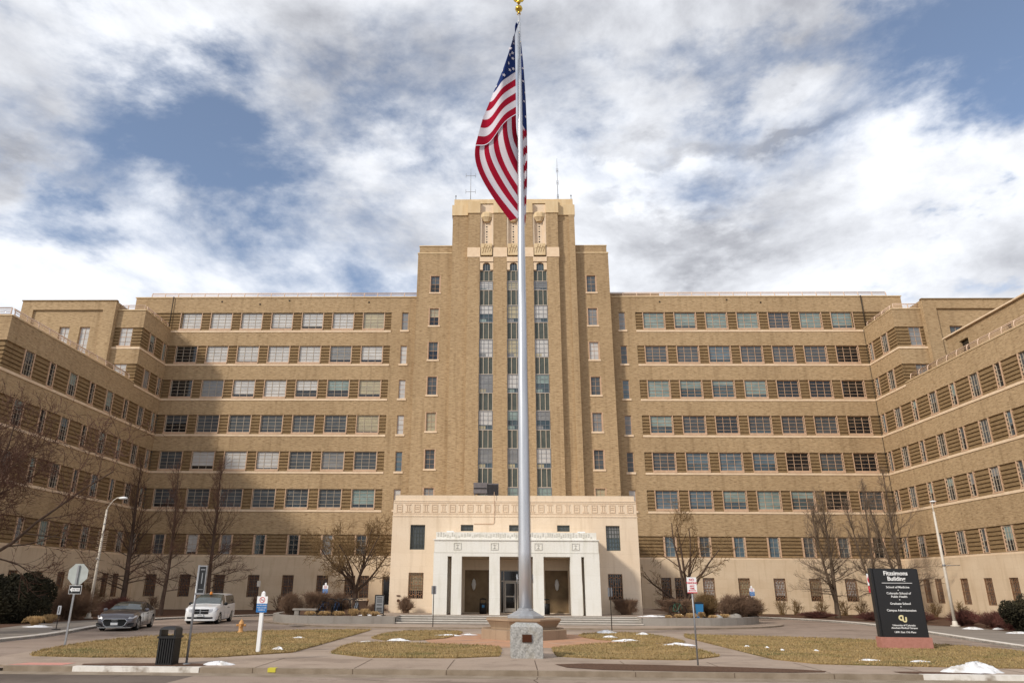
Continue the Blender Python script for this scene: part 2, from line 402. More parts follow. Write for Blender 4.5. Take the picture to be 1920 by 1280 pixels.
for r, z in enumerate(ROWZ):
    for s, (u0, u1) in enumerate((SL, SR)):
        if r == 0: u0, u1 = (-38.9, u1) if s == 0 else (u0, 41.4)
        wall_holes.append((u0 if not (s == 0 and r) else u0 - 1, u1 if not (s == 1 and r) else u1 + 1, z - .2, z + RH))
        st = MB(); hs = []
        for i, x in enumerate(lx if s == 0 else rx): hs.append((x, x + 2.18, z + .2, z + RH))
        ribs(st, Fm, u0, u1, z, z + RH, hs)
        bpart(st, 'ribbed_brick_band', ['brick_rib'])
        sc = MB(); sc.fbox(Fm, u0, u1, -.2, .05, z - .2, z)
        for h in hs: sc.fbox(Fm, h[0] - .06, h[1] + .06, -.2, .075, z + .003, z + .2, 1)
        for h in hs:      # reveals in the warm surround colour
            sc.fbox(Fm, h[0] - .075, h[0], -.2, -.012, z + .2, z + RH - .002, 1); sc.fbox(Fm, h[1], h[1] + .075, -.2, -.012, z + .2, z + RH - .002, 1)
        bpart(sc, 'sill_course', ['sill', 'frame_peach'])
        for i, h in enumerate(hs):
            k = (left_b if s == 0 else right_b)[r][i]
            window(Fm, h[0], z + .2, 2.18, RH - .2, 3, 5, 'frame_peach' if s else 'mullion', -.2, 'wide_window', blspec(k), 'glass_blue' if (s and k) else 'glass_dark')
    # slot windows beside the tower
    for s, x in enumerate((-10.45, 12.22)):
        wall_holes.append((x, x + .68, z + .03, z + RH))
        sl = MB(); sl.fbox(Fm, x - .12, x + .8, -.2, .07, z - .17, z + .03); bpart(sl, 'window_sill', ['sill'])
        k = rnd.choice(['G', 'S', 'S', 'W', 'B'])
        window(Fm, x, z + .03, .68, RH - .03, 1, 4, 'frame_peach', -.16, 'slot_window', [(0, 1, NM[k])], sash=True)
# row 7 ribbon, narrow windows
Z7 = 4.89; H7 = 1.92
l7 = [-33.2 + 3.235 * i for i in range(7)]; r7 = [15.36 + 3.22 * i for i in range(7)]
for s, (u0, u1, xs) in enumerate(((XL, -8.0, l7), (11.3, XR, r7))):
    wall_holes.append((u0 - 1 if s == 0 else u0, u1 + 1 if s == 1 else u1, Z7, Z7 + H7))
    hs = [(x, x + .93, Z7 + .05, Z7 + H7 - .06) for x in xs]
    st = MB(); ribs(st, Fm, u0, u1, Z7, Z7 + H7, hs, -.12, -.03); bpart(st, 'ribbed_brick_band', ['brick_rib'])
    for h in hs:
        fr = MB(); fr.fbox(Fm, h[0] - .16, h[0], -.2, -.01, h[2], h[3]); fr.fbox(Fm, h[1], h[1] + .16, -.2, -.01, h[2], h[3]); fr.fbox(Fm, h[0], h[1], -.2, -.01, h[2], h[2] + .03); bpart(fr, 'window_surround', ['frame_peach'])
        k = rnd.choice(['W', 'C', 'G', 'S']) if s == 0 else rnd.choice(['S', 'S', 'B'])
        window(Fm, h[0], h[2], .93, h[3] - h[2], 2, 4, 'mullion', -.18, 'sash_window', [(0 if k != 'W' else .1, 1, NM[k])] if rnd.random() < .7 else [], sash=True)
wb = MB()
ho = [h for h in wall_holes]
holed(wb, Fm, XL, XR, 4.87, 31.1, [h for h in ho if h[2] < 27] + [(XL - 1, SL[1], 27.22, 29.4), (SR[0], XR + 1, 27.22, 29.4)] + [h for h in ho if h[2] > 27 and h[1] - h[0] < 2], 0, .2)
wtop = MB()
for a, b in ((-39.0, XL), (XR, 41.6)): holed(wtop, Fm, a, b, 20, 31.1, [(-50, XL + 1, 27.22, 29.4), (XR - 1, 50, 27.22, 29.4)], 0, .2)
wtop.box(-39.0, 41.6, 70.3, 88, 30.3, 30.6); 
wtop.quad([(-39, 70, 20), (-39, 88, 20), (-39, 88, 31.1), (-39, 70, 31.1)]); wtop.quad([(41.6, 70, 20), (41.6, 88, 20), (41.6, 88, 31.1), (41.6, 70, 31.1)])
wtop.quad([(-39, 88, 0), (41.6, 88, 0), (41.6, 88, 31.1), (-39, 88, 31.1)])
bpart(wb, 'wall', ['brick']); bpart(wtop, 'top_storey_wall', ['brick'])
cp = MB(); cp.box(-39.08, 41.68, 69.93, 70.35, 31.103, 31.2); bpart(cp, 'coping', ['cream_trim'])
# solid body behind the ribbons so that nothing shows through
bd = MB(); bd.box(XL - 4, XR + 4, 70.35, 87.9, 0, 30.2); bpart(bd, 'building_core', ['roof_flat'])
# low roof structure seen behind the right railing
rb = MB(); rb.box(11.4, 17.3, 73, 84, 31, 32.75); bpart(rb, 'roof_house', ['brick_rib'])
# base storey
base = MB()
bl = [(-33.42 + 3.235 * i, -33.42 + 3.235 * i + 1.07) for i in range(6)] + [(-14.62, -13.65), (-13.25, -12.35)]
br = [(14.72, 15.62), (15.95, 16.85)] + [(18.52 + 3.235 * i, 18.52 + 3.235 * i + 1.07) for i in range(6)]
bh = [(a, b, 1.14, 3.11) for a, b in bl + br] + [(-11.1, -9.7, .52, 3.05), (11.5, 12.9, .52, 3.05)]
holed(base, Fm, XL, XR, -.2, 4.72, bh, .15, .3)
base.fbox(Fm, XL, XR, -.2, .16, 4.72, 4.885, 1)
bpart(base, 'stone_base_wall', ['base_stone', 'sill'])
def grille_mesh(w, h, key='g'):
    k = (key, round(w, 2), round(h, 2))
    if k not in MESH:
        a = MB(); nb = max(4, int(round(w / .16)))
        for i in range(nb + 1): x = w * i / nb; a.box(x - .016, x + .016, -.02, .01, 0, h)
        for j in (0, .5, 1): a.box(0, w, -.025, .015, h * j - .018, h * j + .018)
        for i in range(nb):      # pierced collars along the bars
            for j in range(3 + (i % 2)): z = h * (j + .5) / (3 + i % 2); a.box(w * i / nb + .01, w * (i + 1) / nb - .01, -.02, .006, z - .03, z + .03)
        for sx in (0, w): a.box(sx - .05, sx + .05, -.02, .02, 0, h)
        MESH[k] = a.mesh('grille', ['grille'])
    return MESH[k]
def barred(F, h, n, name='barred_window', blind=None):
    o = window(F, h[0], h[2], h[1] - h[0], h[3] - h[2], 2, 4, 'mullion', n - .26, name, blind, sash=True)
    inst('grille', grille_mesh(h[1] - h[0], h[3] - h[2]), o, (0, -.2, 0)); return o
for i, (a, b) in enumerate(bl + br):
    bs = [(0, 1, 'blind_slate')] if i < 8 else [(.22, 1, 'blind_cream' if i % 2 else 'blind_white')]
    barred(Fm, (a, b, 1.14, 3.11), .15, blind=bs if i not in (6, 8, 9) else [])
for i, x in enumerate((-11.1, 11.5)):
    d = MB(); d.fbox(Fm, x, x + 1.4, -.3, -.16, .5, 3.05); d.fbox(Fm, x + .1, x + 1.3, -.15, -.13, .6, 2.9, 1)
    for k in (.66,): d.fbox(Fm, x + k, x + k + .08, -.13, -.09, .6, 2.9)
    bpart(d, 'side_door', ['door_metal', 'glass_entry'])

# wings -------------------------------------------------------------
wide_c = [66.6, 60.85, 55.15, 49.45, 43.7]; nar_c = [69.25, 63.75, 58.0, 52.3, 46.6]
def WB():      # curtains seen in the wing windows: pale above, dark below, some bare
    q = rnd.random()
    if q < .22: return []
    return [(rnd.choice((0, .3, .42, .5, .62)), 1, NM[rnd.choice('SSTTBSG')])] + ([(.0, .3, 'blind_slate', 0, .5)] if rnd.random() < .3 else [])
def wing(F, side, yend):
    L = 70 - yend
    wl = MB(); holes = []
    UB = 70 - 64.4
    yw = [y for y in wide_c if y - .8 > yend]; yn = [y for y in nar_c if y - .6 > yend]
    for r, z in enumerate(ROWZ[1:], 1):
        u1 = UB if r <= 2 else L
        hs = []
        for yc in sorted(yw + yn, reverse=True):
            w = .98 if yc in yw else .58; u = 70 - yc - w / 2
            if u + w > u1 - .2: continue
            hs.append((u, u + w, z + .12, z + RH))
        holes.append((-1 if False else 0, u1, z - .2, z + RH))
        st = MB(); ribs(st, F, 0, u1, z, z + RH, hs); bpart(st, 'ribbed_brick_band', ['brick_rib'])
        sc = MB(); sc.fbox(F, 0, u1, -.2, .05, z - .2, z)
        for h in hs:
            sc.fbox(F, h[0] - .1, h[1] + .1, -.2, .075, z + .003, z + .12, 1)
            sc.fbox(F, h[0] - .12, h[0], -.2, .0, z + .12, z + RH - .002, 1); sc.fbox(F, h[1], h[1] + .12, -.2, .0, z + .12, z + RH - .002, 1)
        bpart(sc, 'sill_course', ['sill', 'frame_peach'])
        for h in hs:
            wide = h[1] - h[0] > .8
            k = rnd.choice('GSSTB')
            window(F, h[0], h[2], h[1] - h[0], h[3] - h[2], 3 if wide else 1, 4, 'mullion', -.16, 'wing_window' if wide else 'narrow_wing_window', WB(), sash=True)
    holes.append((0, L, Z7, Z7 + H7))
    hs = []
    for yc in sorted(yw + yn, reverse=True):
        w = .98 if yc in yw else .58; u = 70 - yc - w / 2
        if side == 0 and yc == 63.75: continue
        hs.append((u, u + w, Z7 + .05, Z7 + H7 - .06))
    st = MB(); ribs(st, F, 0, L, Z7, Z7 + H7, hs); bpart(st, 'ribbed_brick_band', ['brick_rib'])
    for h in hs:
        j = MB(); j.fbox(F, h[0] - .12, h[0], -.2, .0, h[2], h[3]); j.fbox(F, h[1], h[1] + .12, -.2, .0, h[2], h[3]); j.fbox(F, h[0], h[1], -.2, .0, h[2], h[2] + .03); bpart(j, 'window_surround', ['frame_peach'])
        wide = h[1] - h[0] > .8
        window(F, h[0], h[2], h[1] - h[0], h[3] - h[2], 3 if wide else 1, 4, 'mullion', -.16, 'wing_window' if wide else 'narrow_wing_window', WB(), sash=True)
    if side == 0:
        lv = MB(); u = 70 - 64.4
        for i in range(11): lv.fbox(F, u, u + 1.5, -.1, .03, Z7 + .1 + i * .16, Z7 + .17 + i * .16)
        bpart(lv, 'louvre_vent', ['sill'])
    holed(wl, F, 0, UB, 4.87, 27.5, [(-1, UB + 1, h[2], h[3]) for h in holes], 0, .2)
    holed(wl, F, UB, L, 4.87, 20.2, [(UB - 1, L + 1, h[2], h[3]) for h in holes if h[2] < 20 and h[3] < 19.9], 0, .2)
    bpart(wl, 'wing_wall', ['brick'])
    # base
    bs = MB(); bw = []
    for yc in [66.7, 64.9, 61.3, 58.3, 55.4, 52.4, 49.5, 46.6, 43.7]:
        if yc - .6 > yend: bw.append((70 - yc - .5, 70 - yc + .5, 1.14, 3.11))
    holed(bs, F, 0, L, -.2, 4.72, bw, .15, .3); bs.fbox(F, 0, L, -.2, .16, 4.72, 4.885, 1)
    bpart(bs, 'stone_base_wall', ['base_stone', 'sill'])
    for h in bw: barred(F, h, .15, blind=[(0, 1, 'blind_slate')])
    # volumes and copings
    nx = F.n[0]; X = F.o[0]
    core = MB(); core.box(X - nx * .22, X - nx * 20, yend + .22, 70.3, 0, 19.6); core.box(X - nx * .22, X - nx * 3.6, 64.62, 70.3, 19, 27.0); bpart(core, 'wing_core', ['roof_flat'])
    cpw = MB(); cpw.box(X + nx * .05, X - nx * .35, 64.33, 69.92, 27.502, 27.58); cpw.box(X - nx * .35, X - nx * 3.6, 64.33, 64.7, 27.502, 27.58)
    cpw.box(X + nx * .05, X - nx * .35, yend - .05, 64.32, 20.203, 20.28); cpw.box(X - nx * .35, X - nx * 20, yend - .05, yend + .3, 20.203, 20.28)
    bpart(cpw, 'coping', ['cream_trim'])
    # end faces: the tall step and the near end of the wing
    xo = X - nx * (3.63 if side == 0 else 3.2); a, b = sorted((X, xo)); F2 = Fr(0, 64.4, 1, 0, 0, -1)
    fm = MB(); hh = []
    for z in ROWZ[1:3]:
        wx = (-36.95, -35.75) if side == 0 else (38.45, 39.55)
        hh.append((a, b, z - .2, z + RH))
        s2 = MB(); hw = [(wx[0], wx[1], z + .12, z + RH)]
        ribs(s2, F2, a, b, z, z + RH, hw); bpart(s2, 'ribbed_brick_band', ['brick_rib'])
        s3 = MB(); s3.fbox(F2, a, b, -.2, .05, z - .2, z); s3.fbox(F2, wx[0] - .1, wx[1] + .1, -.2, .07, z + .003, z + .12, 1); bpart(s3, 'sill_course', ['sill', 'frame_peach'])
        window(F2, wx[0], z + .12, wx[1] - wx[0], RH - .12, 2, 4, 'frame_peach', -.16, 'end_window', [(0, 1, 'blind_white' if side == 0 else 'blind_grey')], sash=True)
    holed(fm, F2, a, b, 19, 27.5, [(h[0] - 1, h[1] + 1, h[2], h[3]) for h in hh], 0, .2); bpart(fm, 'end_wall', ['brick'])
    F3 = Fr(0, yend, 1, 0, 0, -1); a, b = sorted((X, X - nx * 20)); em = MB(); hh = []
    for z in ROWZ[3:] + [Z7]:
        hh.append((a, b, z - (.2 if z != Z7 else 0), z + (RH if z != Z7 else H7)))
        s2 = MB(); ribs(s2, F3, a, b, z, z + (RH if z != Z7 else H7), []); bpart(s2, 'ribbed_brick_band', ['brick_rib'])
        if z != Z7: s3 = MB(); s3.fbox(F3, a, b, -.2, .05, z - .2, z); bpart(s3, 'sill_course', ['sill'])
    holed(em, F3, a, b, 4.87, 20.2, [(h[0] - 1, h[1] + 1, h[2], h[3]) for h in hh], 0, .2); em.fbox(F3, a, b, -.1, .15, -.2, 4.87, 1); bpart(em, 'end_wall', ['brick', 'base_stone'])
FL = Fr(XL, 70, 0, -1, 1, 0); FR = Fr(XR, 70, 0, -1, -1, 0)
wing(FL, 0, 46.7); wing(FR, 1, 41.0)
# stair blocks standing behind the wing steps
for side, (x0, x1) in enumerate(((-46.8, -37.5), (39.9, 50.5))):
    F4 = Fr(0, 63.9, 1, 0, 0, -1); a = MB()
    wz = [(-42.75, -41.75), (-40.75, -39.75)] if side == 0 else [(42.1, 43.3)]
    px0, px1 = (-45.6, -38.7) if side == 0 else (41.1, 49.6)
    zt = 25.7; zb = 20.9 if side == 0 else 23.6
    holed(a, F4, x0, x1, 19, 28.3, [(px0, px1, 15, 27.4)], 0, .18)
    holed(a, F4, px0, px1, 19, 27.4, [(w0, w1, zb, zt) for w0, w1 in wz], -.18, .25)
    for x in (x0, x1): a.quad([(x, 63.9, 19), (x, 76, 19), (x, 76, 28.3), (x, 63.9, 28.3)])
    a.quad([(x0, 63.9, 28.3), (x1, 63.9, 28.3), (x1, 76, 28.3), (x0, 76, 28.3)])
    bpart(a, 'stair_block_wall', ['brick'])
    c = MB(); c.box(x0 - .06, x1 + .06, 63.82, 64.2, 28.303, 28.4); bpart(c, 'coping', ['brick_rib'])
    for w0, w1 in wz: window(F4, w0, zb, w1 - w0, zt - zb, 2, 8 if side == 0 else 4, 'frame_peach', -.4, 'stair_window', [(.45, 1, 'blind_white')] if side == 0 else [(0, 1, 'blind_slate')], sash=True)
# penthouse set back on the right wing roof
ph = MB(); FP = Fr(39.5, 61, 0, -1, -1, 0)
holed(ph, FP, 0, 22, 19.6, 23.3, [(1.7, 2.9, 20.0, 22.5), (7.5, 8.1, 21.2, 21.9)], 0, .25)
ph.quad([(39.5, 39, 23.3), (39.5, 61, 23.3), (55, 61, 23.3), (55, 39, 23.3)]); ph.quad([(39.5, 61, 19.6), (48, 61, 19.6), (48, 61, 23.3), (39.5, 61, 23.3)])
ph.quad([(39.5, 39, 19.6), (48, 39, 19.6), (48, 39, 23.3), (39.5, 39, 23.3)])
bpart(ph, 'penthouse_wall', ['brick'])
pc = MB(); pc.box(39.3, 39.75, 38.9, 61.15, 23.303, 23.42); bpart(pc, 'coping', ['sill'])
pdoor = MB(); pdoor.box(39.74, 39.8, 57.9, 59.4, 19.7, 22.6); bpart(pdoor, 'penthouse_door', ['glass_entry'])
pdoor = MB(); pdoor.box(39.74, 39.8, 52.8, 53.6, 21, 22); bpart(pdoor, 'penthouse_vent', ['glass_entry'])
# downpipes in the corners
for x in (XL, XR):
    d = MB(); s = 1 if x < 0 else -1
    d.tube([(x - s * .2, 69.86, 31.2), (x - s * .2, 69.86, 27.7)], .05, 6)
    if x > 0: d.tube([(x - .04, 69.93, 27.4), (x - .04, 69.93, 4.9)], .022, 6)
    bpart(d, 'downpipe', ['dark_pipe'])
# roof railings
def railing(pts, h=.62, sp=1.43, lean=(0, 0)):
    a = MB()
    for (x0, y0, z0), (x1, y1, z1) in zip(pts, pts[1:]):
        L = math.hypot(x1 - x0, y1 - y0); n = max(1, int(round(L / sp)))
        for i in range(n + 1):
            t = i / n; x, y, z = x0 + (x1 - x0) * t, y0 + (y1 - y0) * t, z0 + (z1 - z0) * t
            a.tube([(x, y, z), (x, y, z + h * .6), (x + lean[0] * .5, y + lean[1] * .5, z + h * .9), (x + lean[0], y + lean[1], z + h)], .045, 5)
        for k, dz in ((.05, .3), (.045, .45), (.6, 1)):
            pass
        for fz, r, lf in ((.3, .028, 0), (.55, .028, 0), (.78, .028, .3), (1, .045, 1)):
            a.tube([(x0 + lean[0] * lf, y0 + lean[1] * lf, z0 + h * fz), (x1 + lean[0] * lf, y1 + lean[1] * lf, z1 + h * fz)], r, 5)
    for (x, y, z), s in ((pts[0], -1), (pts[-1], 1)):
        pass
    return bpart(a, 'roof_railing', ['rail'])
railing([(-37.5, 70.25, 31.15), (-8.9, 70.25, 31.15)], lean=(0, .12)); railing([(11.4, 70.25, 31.15), (40.3, 70.25, 31.15)], lean=(0, .12))
railing([(-34.9, 69.5, 27.5), (-34.9, 65.0, 27.5)], lean=(-.12, 0)); railing([(-35, 64.6, 27.5), (-38.3, 64.6, 27.5)])
railing([(37.4, 69.5, 27.5), (37.4, 65.0, 27.5)], lean=(.12, 0)); railing([(37.5, 64.6, 27.5), (40.3, 64.6, 27.5)])
railing([(-34.95, 63.8, 20.25), (-34.95, 47.2, 20.25)], .68, lean=(-.15, 0)); railing([(-35.1, 47.0, 20.25), (-44, 47.0, 20.25)], .68)
railing([(37.42, 63.8, 20.25), (37.42, 41.5, 20.25)], .68, lean=(.15, 0))
# scuppers
sq = MB()
for x, z in ((-29.8, 30.6), (-22.6, 30.7), (-25.7, 30.3), (-14.1, 30.5), (16.5, 30.5), (23.5, 30.7), (27, 30.4)): sq.box(x, x + .15, 69.96, 70.02, z, z + .15)
bpart(sq, 'scupper', ['dark_pipe'])

# tower --------------------------------------------------------------
Ft = Fr(0, 68.8, 1, 0, 0, -1); Fs = Fr(0, 68.1, 1, 0, 0, -1); Fc = Fr(0, 67.55, 1, 0, 0, -1)
tz = [9.2 + 3.665 * i for i in range(7)]
tw = MB()
for u0, u1, wx in ((-8.85, -5.15, -7.42), (7.65, 11.26, 8.88)):
    holed(tw, Ft, u0, u1, 8, 35.75, [(wx, wx + .95, z, z + 1.9) for z in tz], 0, .22)
tw.box(-8.72, 11.13, 68.86, 76, 35.75, 36.5)
for x in (-8.85, 11.26): tw.quad([(x, 68.8, 0), (x, 76, 0), (x, 76, 35.75), (x, 68.8, 35.75)])
tw.quad([(-8.85, 76, 28), (11.26, 76, 28), (11.26, 76, 35.75), (-8.85, 76, 35.75)])
bpart(tw, 'tower_shoulder_wall', ['brick'])
tc = MB(); tc.box(-8.9, 11.3, 68.75, 76.05, 35.62, 35.752); tc.box(-8.76, 11.17, 68.8, 76, 36.503, 36.6); bpart(tc, 'coping', ['cream_trim'])
tb = [['S', 'C', 'S', 'S', 'C', 'S', 'G'][::-1], ['C', 'S', 'G', 'S', 'W', 'G', 'S']]
for s, wx in enumerate((-7.42, 8.88)):
    for i, z in enumerate(tz):
        sl = MB(); sl.fbox(Ft, wx - .15, wx + 1.1, -.2, .06, z - .17, z); bpart(sl, 'window_sill', ['sill'])
        j = MB(); j.fbox(Ft, wx - .09, wx - .002, -.2, .012, z, z + 1.9); j.fbox(Ft, wx + .952, wx + 1.04, -.2, .012, z, z + 1.9); j.fbox(Ft, wx - .002, wx + .952, -.2, .012, z + 1.87, z + 1.9); bpart(j, 'window_surround', ['frame_peach'])
        window(Ft, wx, z, .95, 1.9, 2, 4, 'frame_peach', -.18, 'tower_window', [(rnd.choice((0, 0, .5)), 1, NM[tb[s][i % 7]])], sash=True)
BAY = [(-2.25, -.85), (.55, 1.95), (3.3, 4.7)]
sh = MB()
holed(sh, Fs, -5.2, 7.75, 8, 39.75, [(-3.5, 6.0, 8, 40)], 0, .5)
for x in (-5.2, 7.75): sh.quad([(x, 68.1, 8), (x, 76, 8), (x, 76, 39.75), (x, 68.1, 39.75)])
sh.quad([(-5.2, 76, 30), (7.75, 76, 30), (7.75, 76, 39.75), (-5.2, 76, 39.75)])
holed(sh, Fc, -3.5, 5.95, 8, 34.62, [(a, b, 8, 34.1) for a, b in BAY], 0, .6)
holed(sh, Fc, -3.5, 5.95, 35.73, 39.75, [(a, b, 35.73, 40) for a, b in BAY], 0, .6)
for x in (-3.5, 5.95): sh.quad([(x, 67.55, 8), (x, 68.6, 8), (x, 68.6, 39.75), (x, 67.55, 39.75)])
# narrow pilaster strips giving the vertical breaks
sh.fbox(Fs, 7.15, 7.75, 0, .18, 8, 39.75)
bpart(sh, 'tower_shaft_wall', ['brick'])
cr = MB()
cr.box(-5.28, 7.83, 67.98, 76, 39.753, 41.0); cr.box(-5.08, 7.68, 68.2, 76, 41.003, 41.8)
edges = [-3.58, BAY[0][0], BAY[0][1], BAY[1][0], BAY[1][1], BAY[2][0], BAY[2][1], 6.03]
for a, b in zip(edges[0::2], edges[1::2]): cr.box(a, b, 67.45, 67.97, 39.753, 41.15)
cr.box(-3.5, 6.05, 67.97, 68.3, 41.15, 41.5)
bpart(cr, 'tower_crown', ['cream_trim'])
belt = MB(); 
edges = [-3.56, BAY[0][0] + .05, BAY[0][1] - .05, BAY[1][0] + .05, BAY[1][1] - .05, BAY[2][0] + .05, BAY[2][1] - .05, 6.01]
for a, b in zip(edges[0::2], edges[1::2]): belt = MB(); belt.box(a, b, 67.5, 68.2, 34.63, 35.72); bpart(belt, 'tower_belt_course', ['sill'])
for a, b in BAY:
    c = (a + b) / 2
    ni = MB(); ni.box(a, b, 67.95, 68.1, 35.7, 41.0); ni.box(a, a + .16, 67.62, 67.95, 35.7, 39.75); ni.box(b - .16, b, 67.62, 67.95, 35.7, 39.75)
    ni.box(a + .16, a + .3, 67.78, 67.95, 35.7, 39.75); ni.box(b - .3, b - .16, 67.78, 67.95, 35.7, 39.75)
    bpart(ni, 'tower_niche', ['entrance_stone'])
    hl = MB()
    for k in range(9): r = .085 if k % 2 else .06; z = 36.25 + k * .3; hl.tube([(c, 67.93, z), (c, 67.955, z)], r, 10)
    bpart(hl, 'niche_opening', ['glass_entry'])
    co = MB(); pr = [(.30, 38.85), (.40, 39.0), (.64, 39.25), (.70, 39.28), (.70, 39.72), (.6, 39.75), (.55, 39.86), (.35, 39.98), (.1, 40.0)]
    co.lathe((c, 67.8, 0), pr, 8, 0, False, R(22.5), 1, .6); bpart(co, 'tower_corbel', ['cream_trim'])
    ea = MB(); ea.box(a + .12, b - .12, 67.38, 67.6, 34.78, 36.1)
    bpart(ea, 'carved_panel', ['cream_trim'])
    fe = MB()
    for k in range(4):
        x = c - .42 + k * .25
        fe.tube([(x + .25, 67.365, 36.0 - .06 * k), (x + .14, 67.365, 35.6), (x, 67.365, 35.0 + .05 * k)], .022, 4)
        fe.box(c - .45 + k * .24, c - .25 + k * .24, 67.355, 67.385, 35.55 + .1 * (k % 2), 35.6 + .1 * (k % 2))
    o = bpart(fe, 'panel_relief', ['carving'])
    # bay surround, arch and metalwork
    ar = MB(); ar.box(a, b, 67.5, 67.9, 34.1, 34.63)
    nseg = 8
    for k in range(nseg):
        t0 = math.pi * k / nseg; t1 = math.pi * (k + 1) / nseg
        x0 = c - .38 * math.cos(t0); x1 = c - .38 * math.cos(t1); z0 = 33.75 + .28 * math.sin(t0); z1 = 33.75 + .28 * math.sin(t1)
        ar.quad([(x0, 67.6, z0), (x1, 67.6, z1), (x1, 67.6, 34.12), (x0, 67.6, 34.12)]); ar.quad([(x0, 67.6, z0), (x1, 67.6, z1), (x1, 68.1, z1), (x0, 68.1, z0)])
    ar.box(a, c - .38, 67.6, 67.9, 33.2, 34.1); ar.box(c + .38, b, 67.6, 67.9, 33.2, 34.1)
    bpart(ar, 'bay_arch', ['sill'])
    back = MB(); back.box(a, b, 67.95, 68.0, 8, 34.2); bpart(back, 'bay_backing', ['glass_dark'])
    lz = [(32.95, 30.97 + 1.0)] 
    wz = [(31.0, 31.95), (27.45, 29.3), (23.78, 25.64), (20.12, 22.0), (16.46, 18.33), (12.8, 14.66), (9.1, 11.0)]
    top = 33.9
    for i, (z0, z1) in enumerate(wz):
        sp = MB(); sp.box(a + .04, b - .04, 67.8, 67.86, z1, top if i else 33.15)
        t2 = top if i else 33.15
        for x in (a + .03, c - .25, c + .25, b - .03): sp.box(x - .03, x + .03, 67.74, 67.8, z1, t2, 1)
        for z in (z1, t2 - .05): sp.box(a, b, 67.745, 67.8, z, z + .05, 1)
        bpart(sp, 'bay_spandrel', ['spandrel_metal', 'mullion'])
        kk = {0: 'WWWGWGT', 1: 'CCCWTGT', 2: 'GWWTGWT'}[BAY.index((a, b))][i]  # pale blind colours here also stand in for light reflected in the glass
        w = window(Fc, a + .02, z0, b - a - .04, z1 - z0, 3, 4, 'galvanised', -.25, 'bay_window', [(rnd.choice((0, .25, .5)), 1, NM[kk]), (0, .22, NM[rnd.choice('CGT')], .0, .5)] , 'glass_blue')
        top = z0
    tp = MB(); tp.box(c - .36, c + .36, 67.8, 67.84, 33.15, 33.9)
    for x in (c - .12, c + .12): tp.box(x - .02, x + .02, 67.75, 67.8, 33.15, 33.95, 1)
    bpart(tp, 'arched_light', ['glass_blue', 'galvanised'])

# entrance block -------------------------------------------------------
Fe = Fr(0, 54, 1, 0, 0, -1); EX0, EX1 = -8.05, 9.93
en = MB()
tall = [(-6.7, -5.62), (7.6, 8.62)]; small = [(-3.0, -2.08), (.55, 1.47), (4.06, 4.98)]
eh = [(a, b, 4.75, 6.5) for a, b in tall] + [(a, b, 6.07, 6.52) for a, b in small] + [(a, b, 1.38, 3.15) for a, b in tall] + [(-2.65, -.9, .5, 3.36), (-.1, 2.15, .5, 3.36), (3.1, 4.75, .5, 3.36)]
holed(en, Fe, EX0, EX1, .3, 7.1, eh, 0, .3)
for x in (EX0, EX1): en.quad([(x, 54, .3), (x, 69, .3), (x, 69, 7.1), (x, 54, 7.1)])
en.box(EX0 + .02, EX1 - .02, 54.02, 69, 7.16, 8.2); en.box(EX0 - .03, EX1 + .03, 53.96, 69, 7.1, 7.16)
en.box(EX0 + .03, EX1 - .03, 53.99, 69, 8.203, 8.27); en.box(EX0 + .12, EX1 - .12, 54.12, 69, 8.273, 8.65)
bpart(en, 'entrance_block_wall', ['entrance_stone'])
fz = MB(); n = 27; w = (EX1 - EX0 - .3) / n
for i in range(n):
    x = EX0 + .15 + i * w; o = .11; k = i % 2
    fz.box(x + o, x + w - o, 53.985, 54.03, 7.42, 7.47); fz.box(x + o, x + w - o, 53.985, 54.03, 7.94, 7.99)
    if k == 0:
        fz.box(x + o, x + o + .05, 53.985, 54.03, 7.47, 7.94); fz.box(x + w - o - .05, x + w - o, 53.985, 54.03, 7.47, 7.94)
        fz.box(x + .22, x + w - .22, 53.985, 54.03, 7.62, 7.66); fz.box(x + .22, x + w - .22, 53.985, 54.03, 7.76, 7.8)
    else:
        fz.box(x + w / 2 - .1, x + w / 2 - .06, 53.985, 54.03, 7.47, 7.94); fz.box(x + w / 2 + .06, x + w / 2 + .1, 53.985, 54.03, 7.47, 7.94)
fz.box(EX0 + .05, EX1 - .05, 53.99, 54.03, 7.3, 7.325); fz.box(EX0 + .05, EX1 - .05, 53.99, 54.03, 8.08, 8.105)
mat('relief_line', (.62, .47, .33), .9)
bpart(fz, 'frieze_relief', ['relief_line'])
for i, (a, b) in enumerate(tall):
    window(Fe, a, 4.75, b - a, 1.75, 5, 6, 'spandrel_metal', -.2, 'leaded_window', [(0 if i == 0 else .5, 1, 'blind_slate' if i == 0 else 'blind_grey')], 'glass_blue')
    barred(Fe, (a, b, 1.38, 3.15), 0.02, blind=[(.3, 1, 'blind_cream')] if i == 0 else [])
for a, b in small: window(Fe, a, 6.07, b - a, .45, 4, 3, 'spandrel_metal', -.2, 'leaded_window', [(0, 1, 'blind_slate')])
cd = MB(); cd.tube([(-.55, 53.96, 8.9), (-.55, 53.96, 6.75), (-.6, 53.96, 6.62), (-.72, 53.96, 6.58), (-2.05, 53.96, 6.58)], .02, 5); bpart(cd, 'conduit', ['frame_peach'])
sp = MB(); sp.tube([(-7.35, 53.99, 1.25), (-7.35, 53.8, 1.25)], .1, 12); sp.box(-7.5, -7.25, 53.93, 54, 1.55, 1.62); bpart(sp, 'fire_connection', ['bronze'])
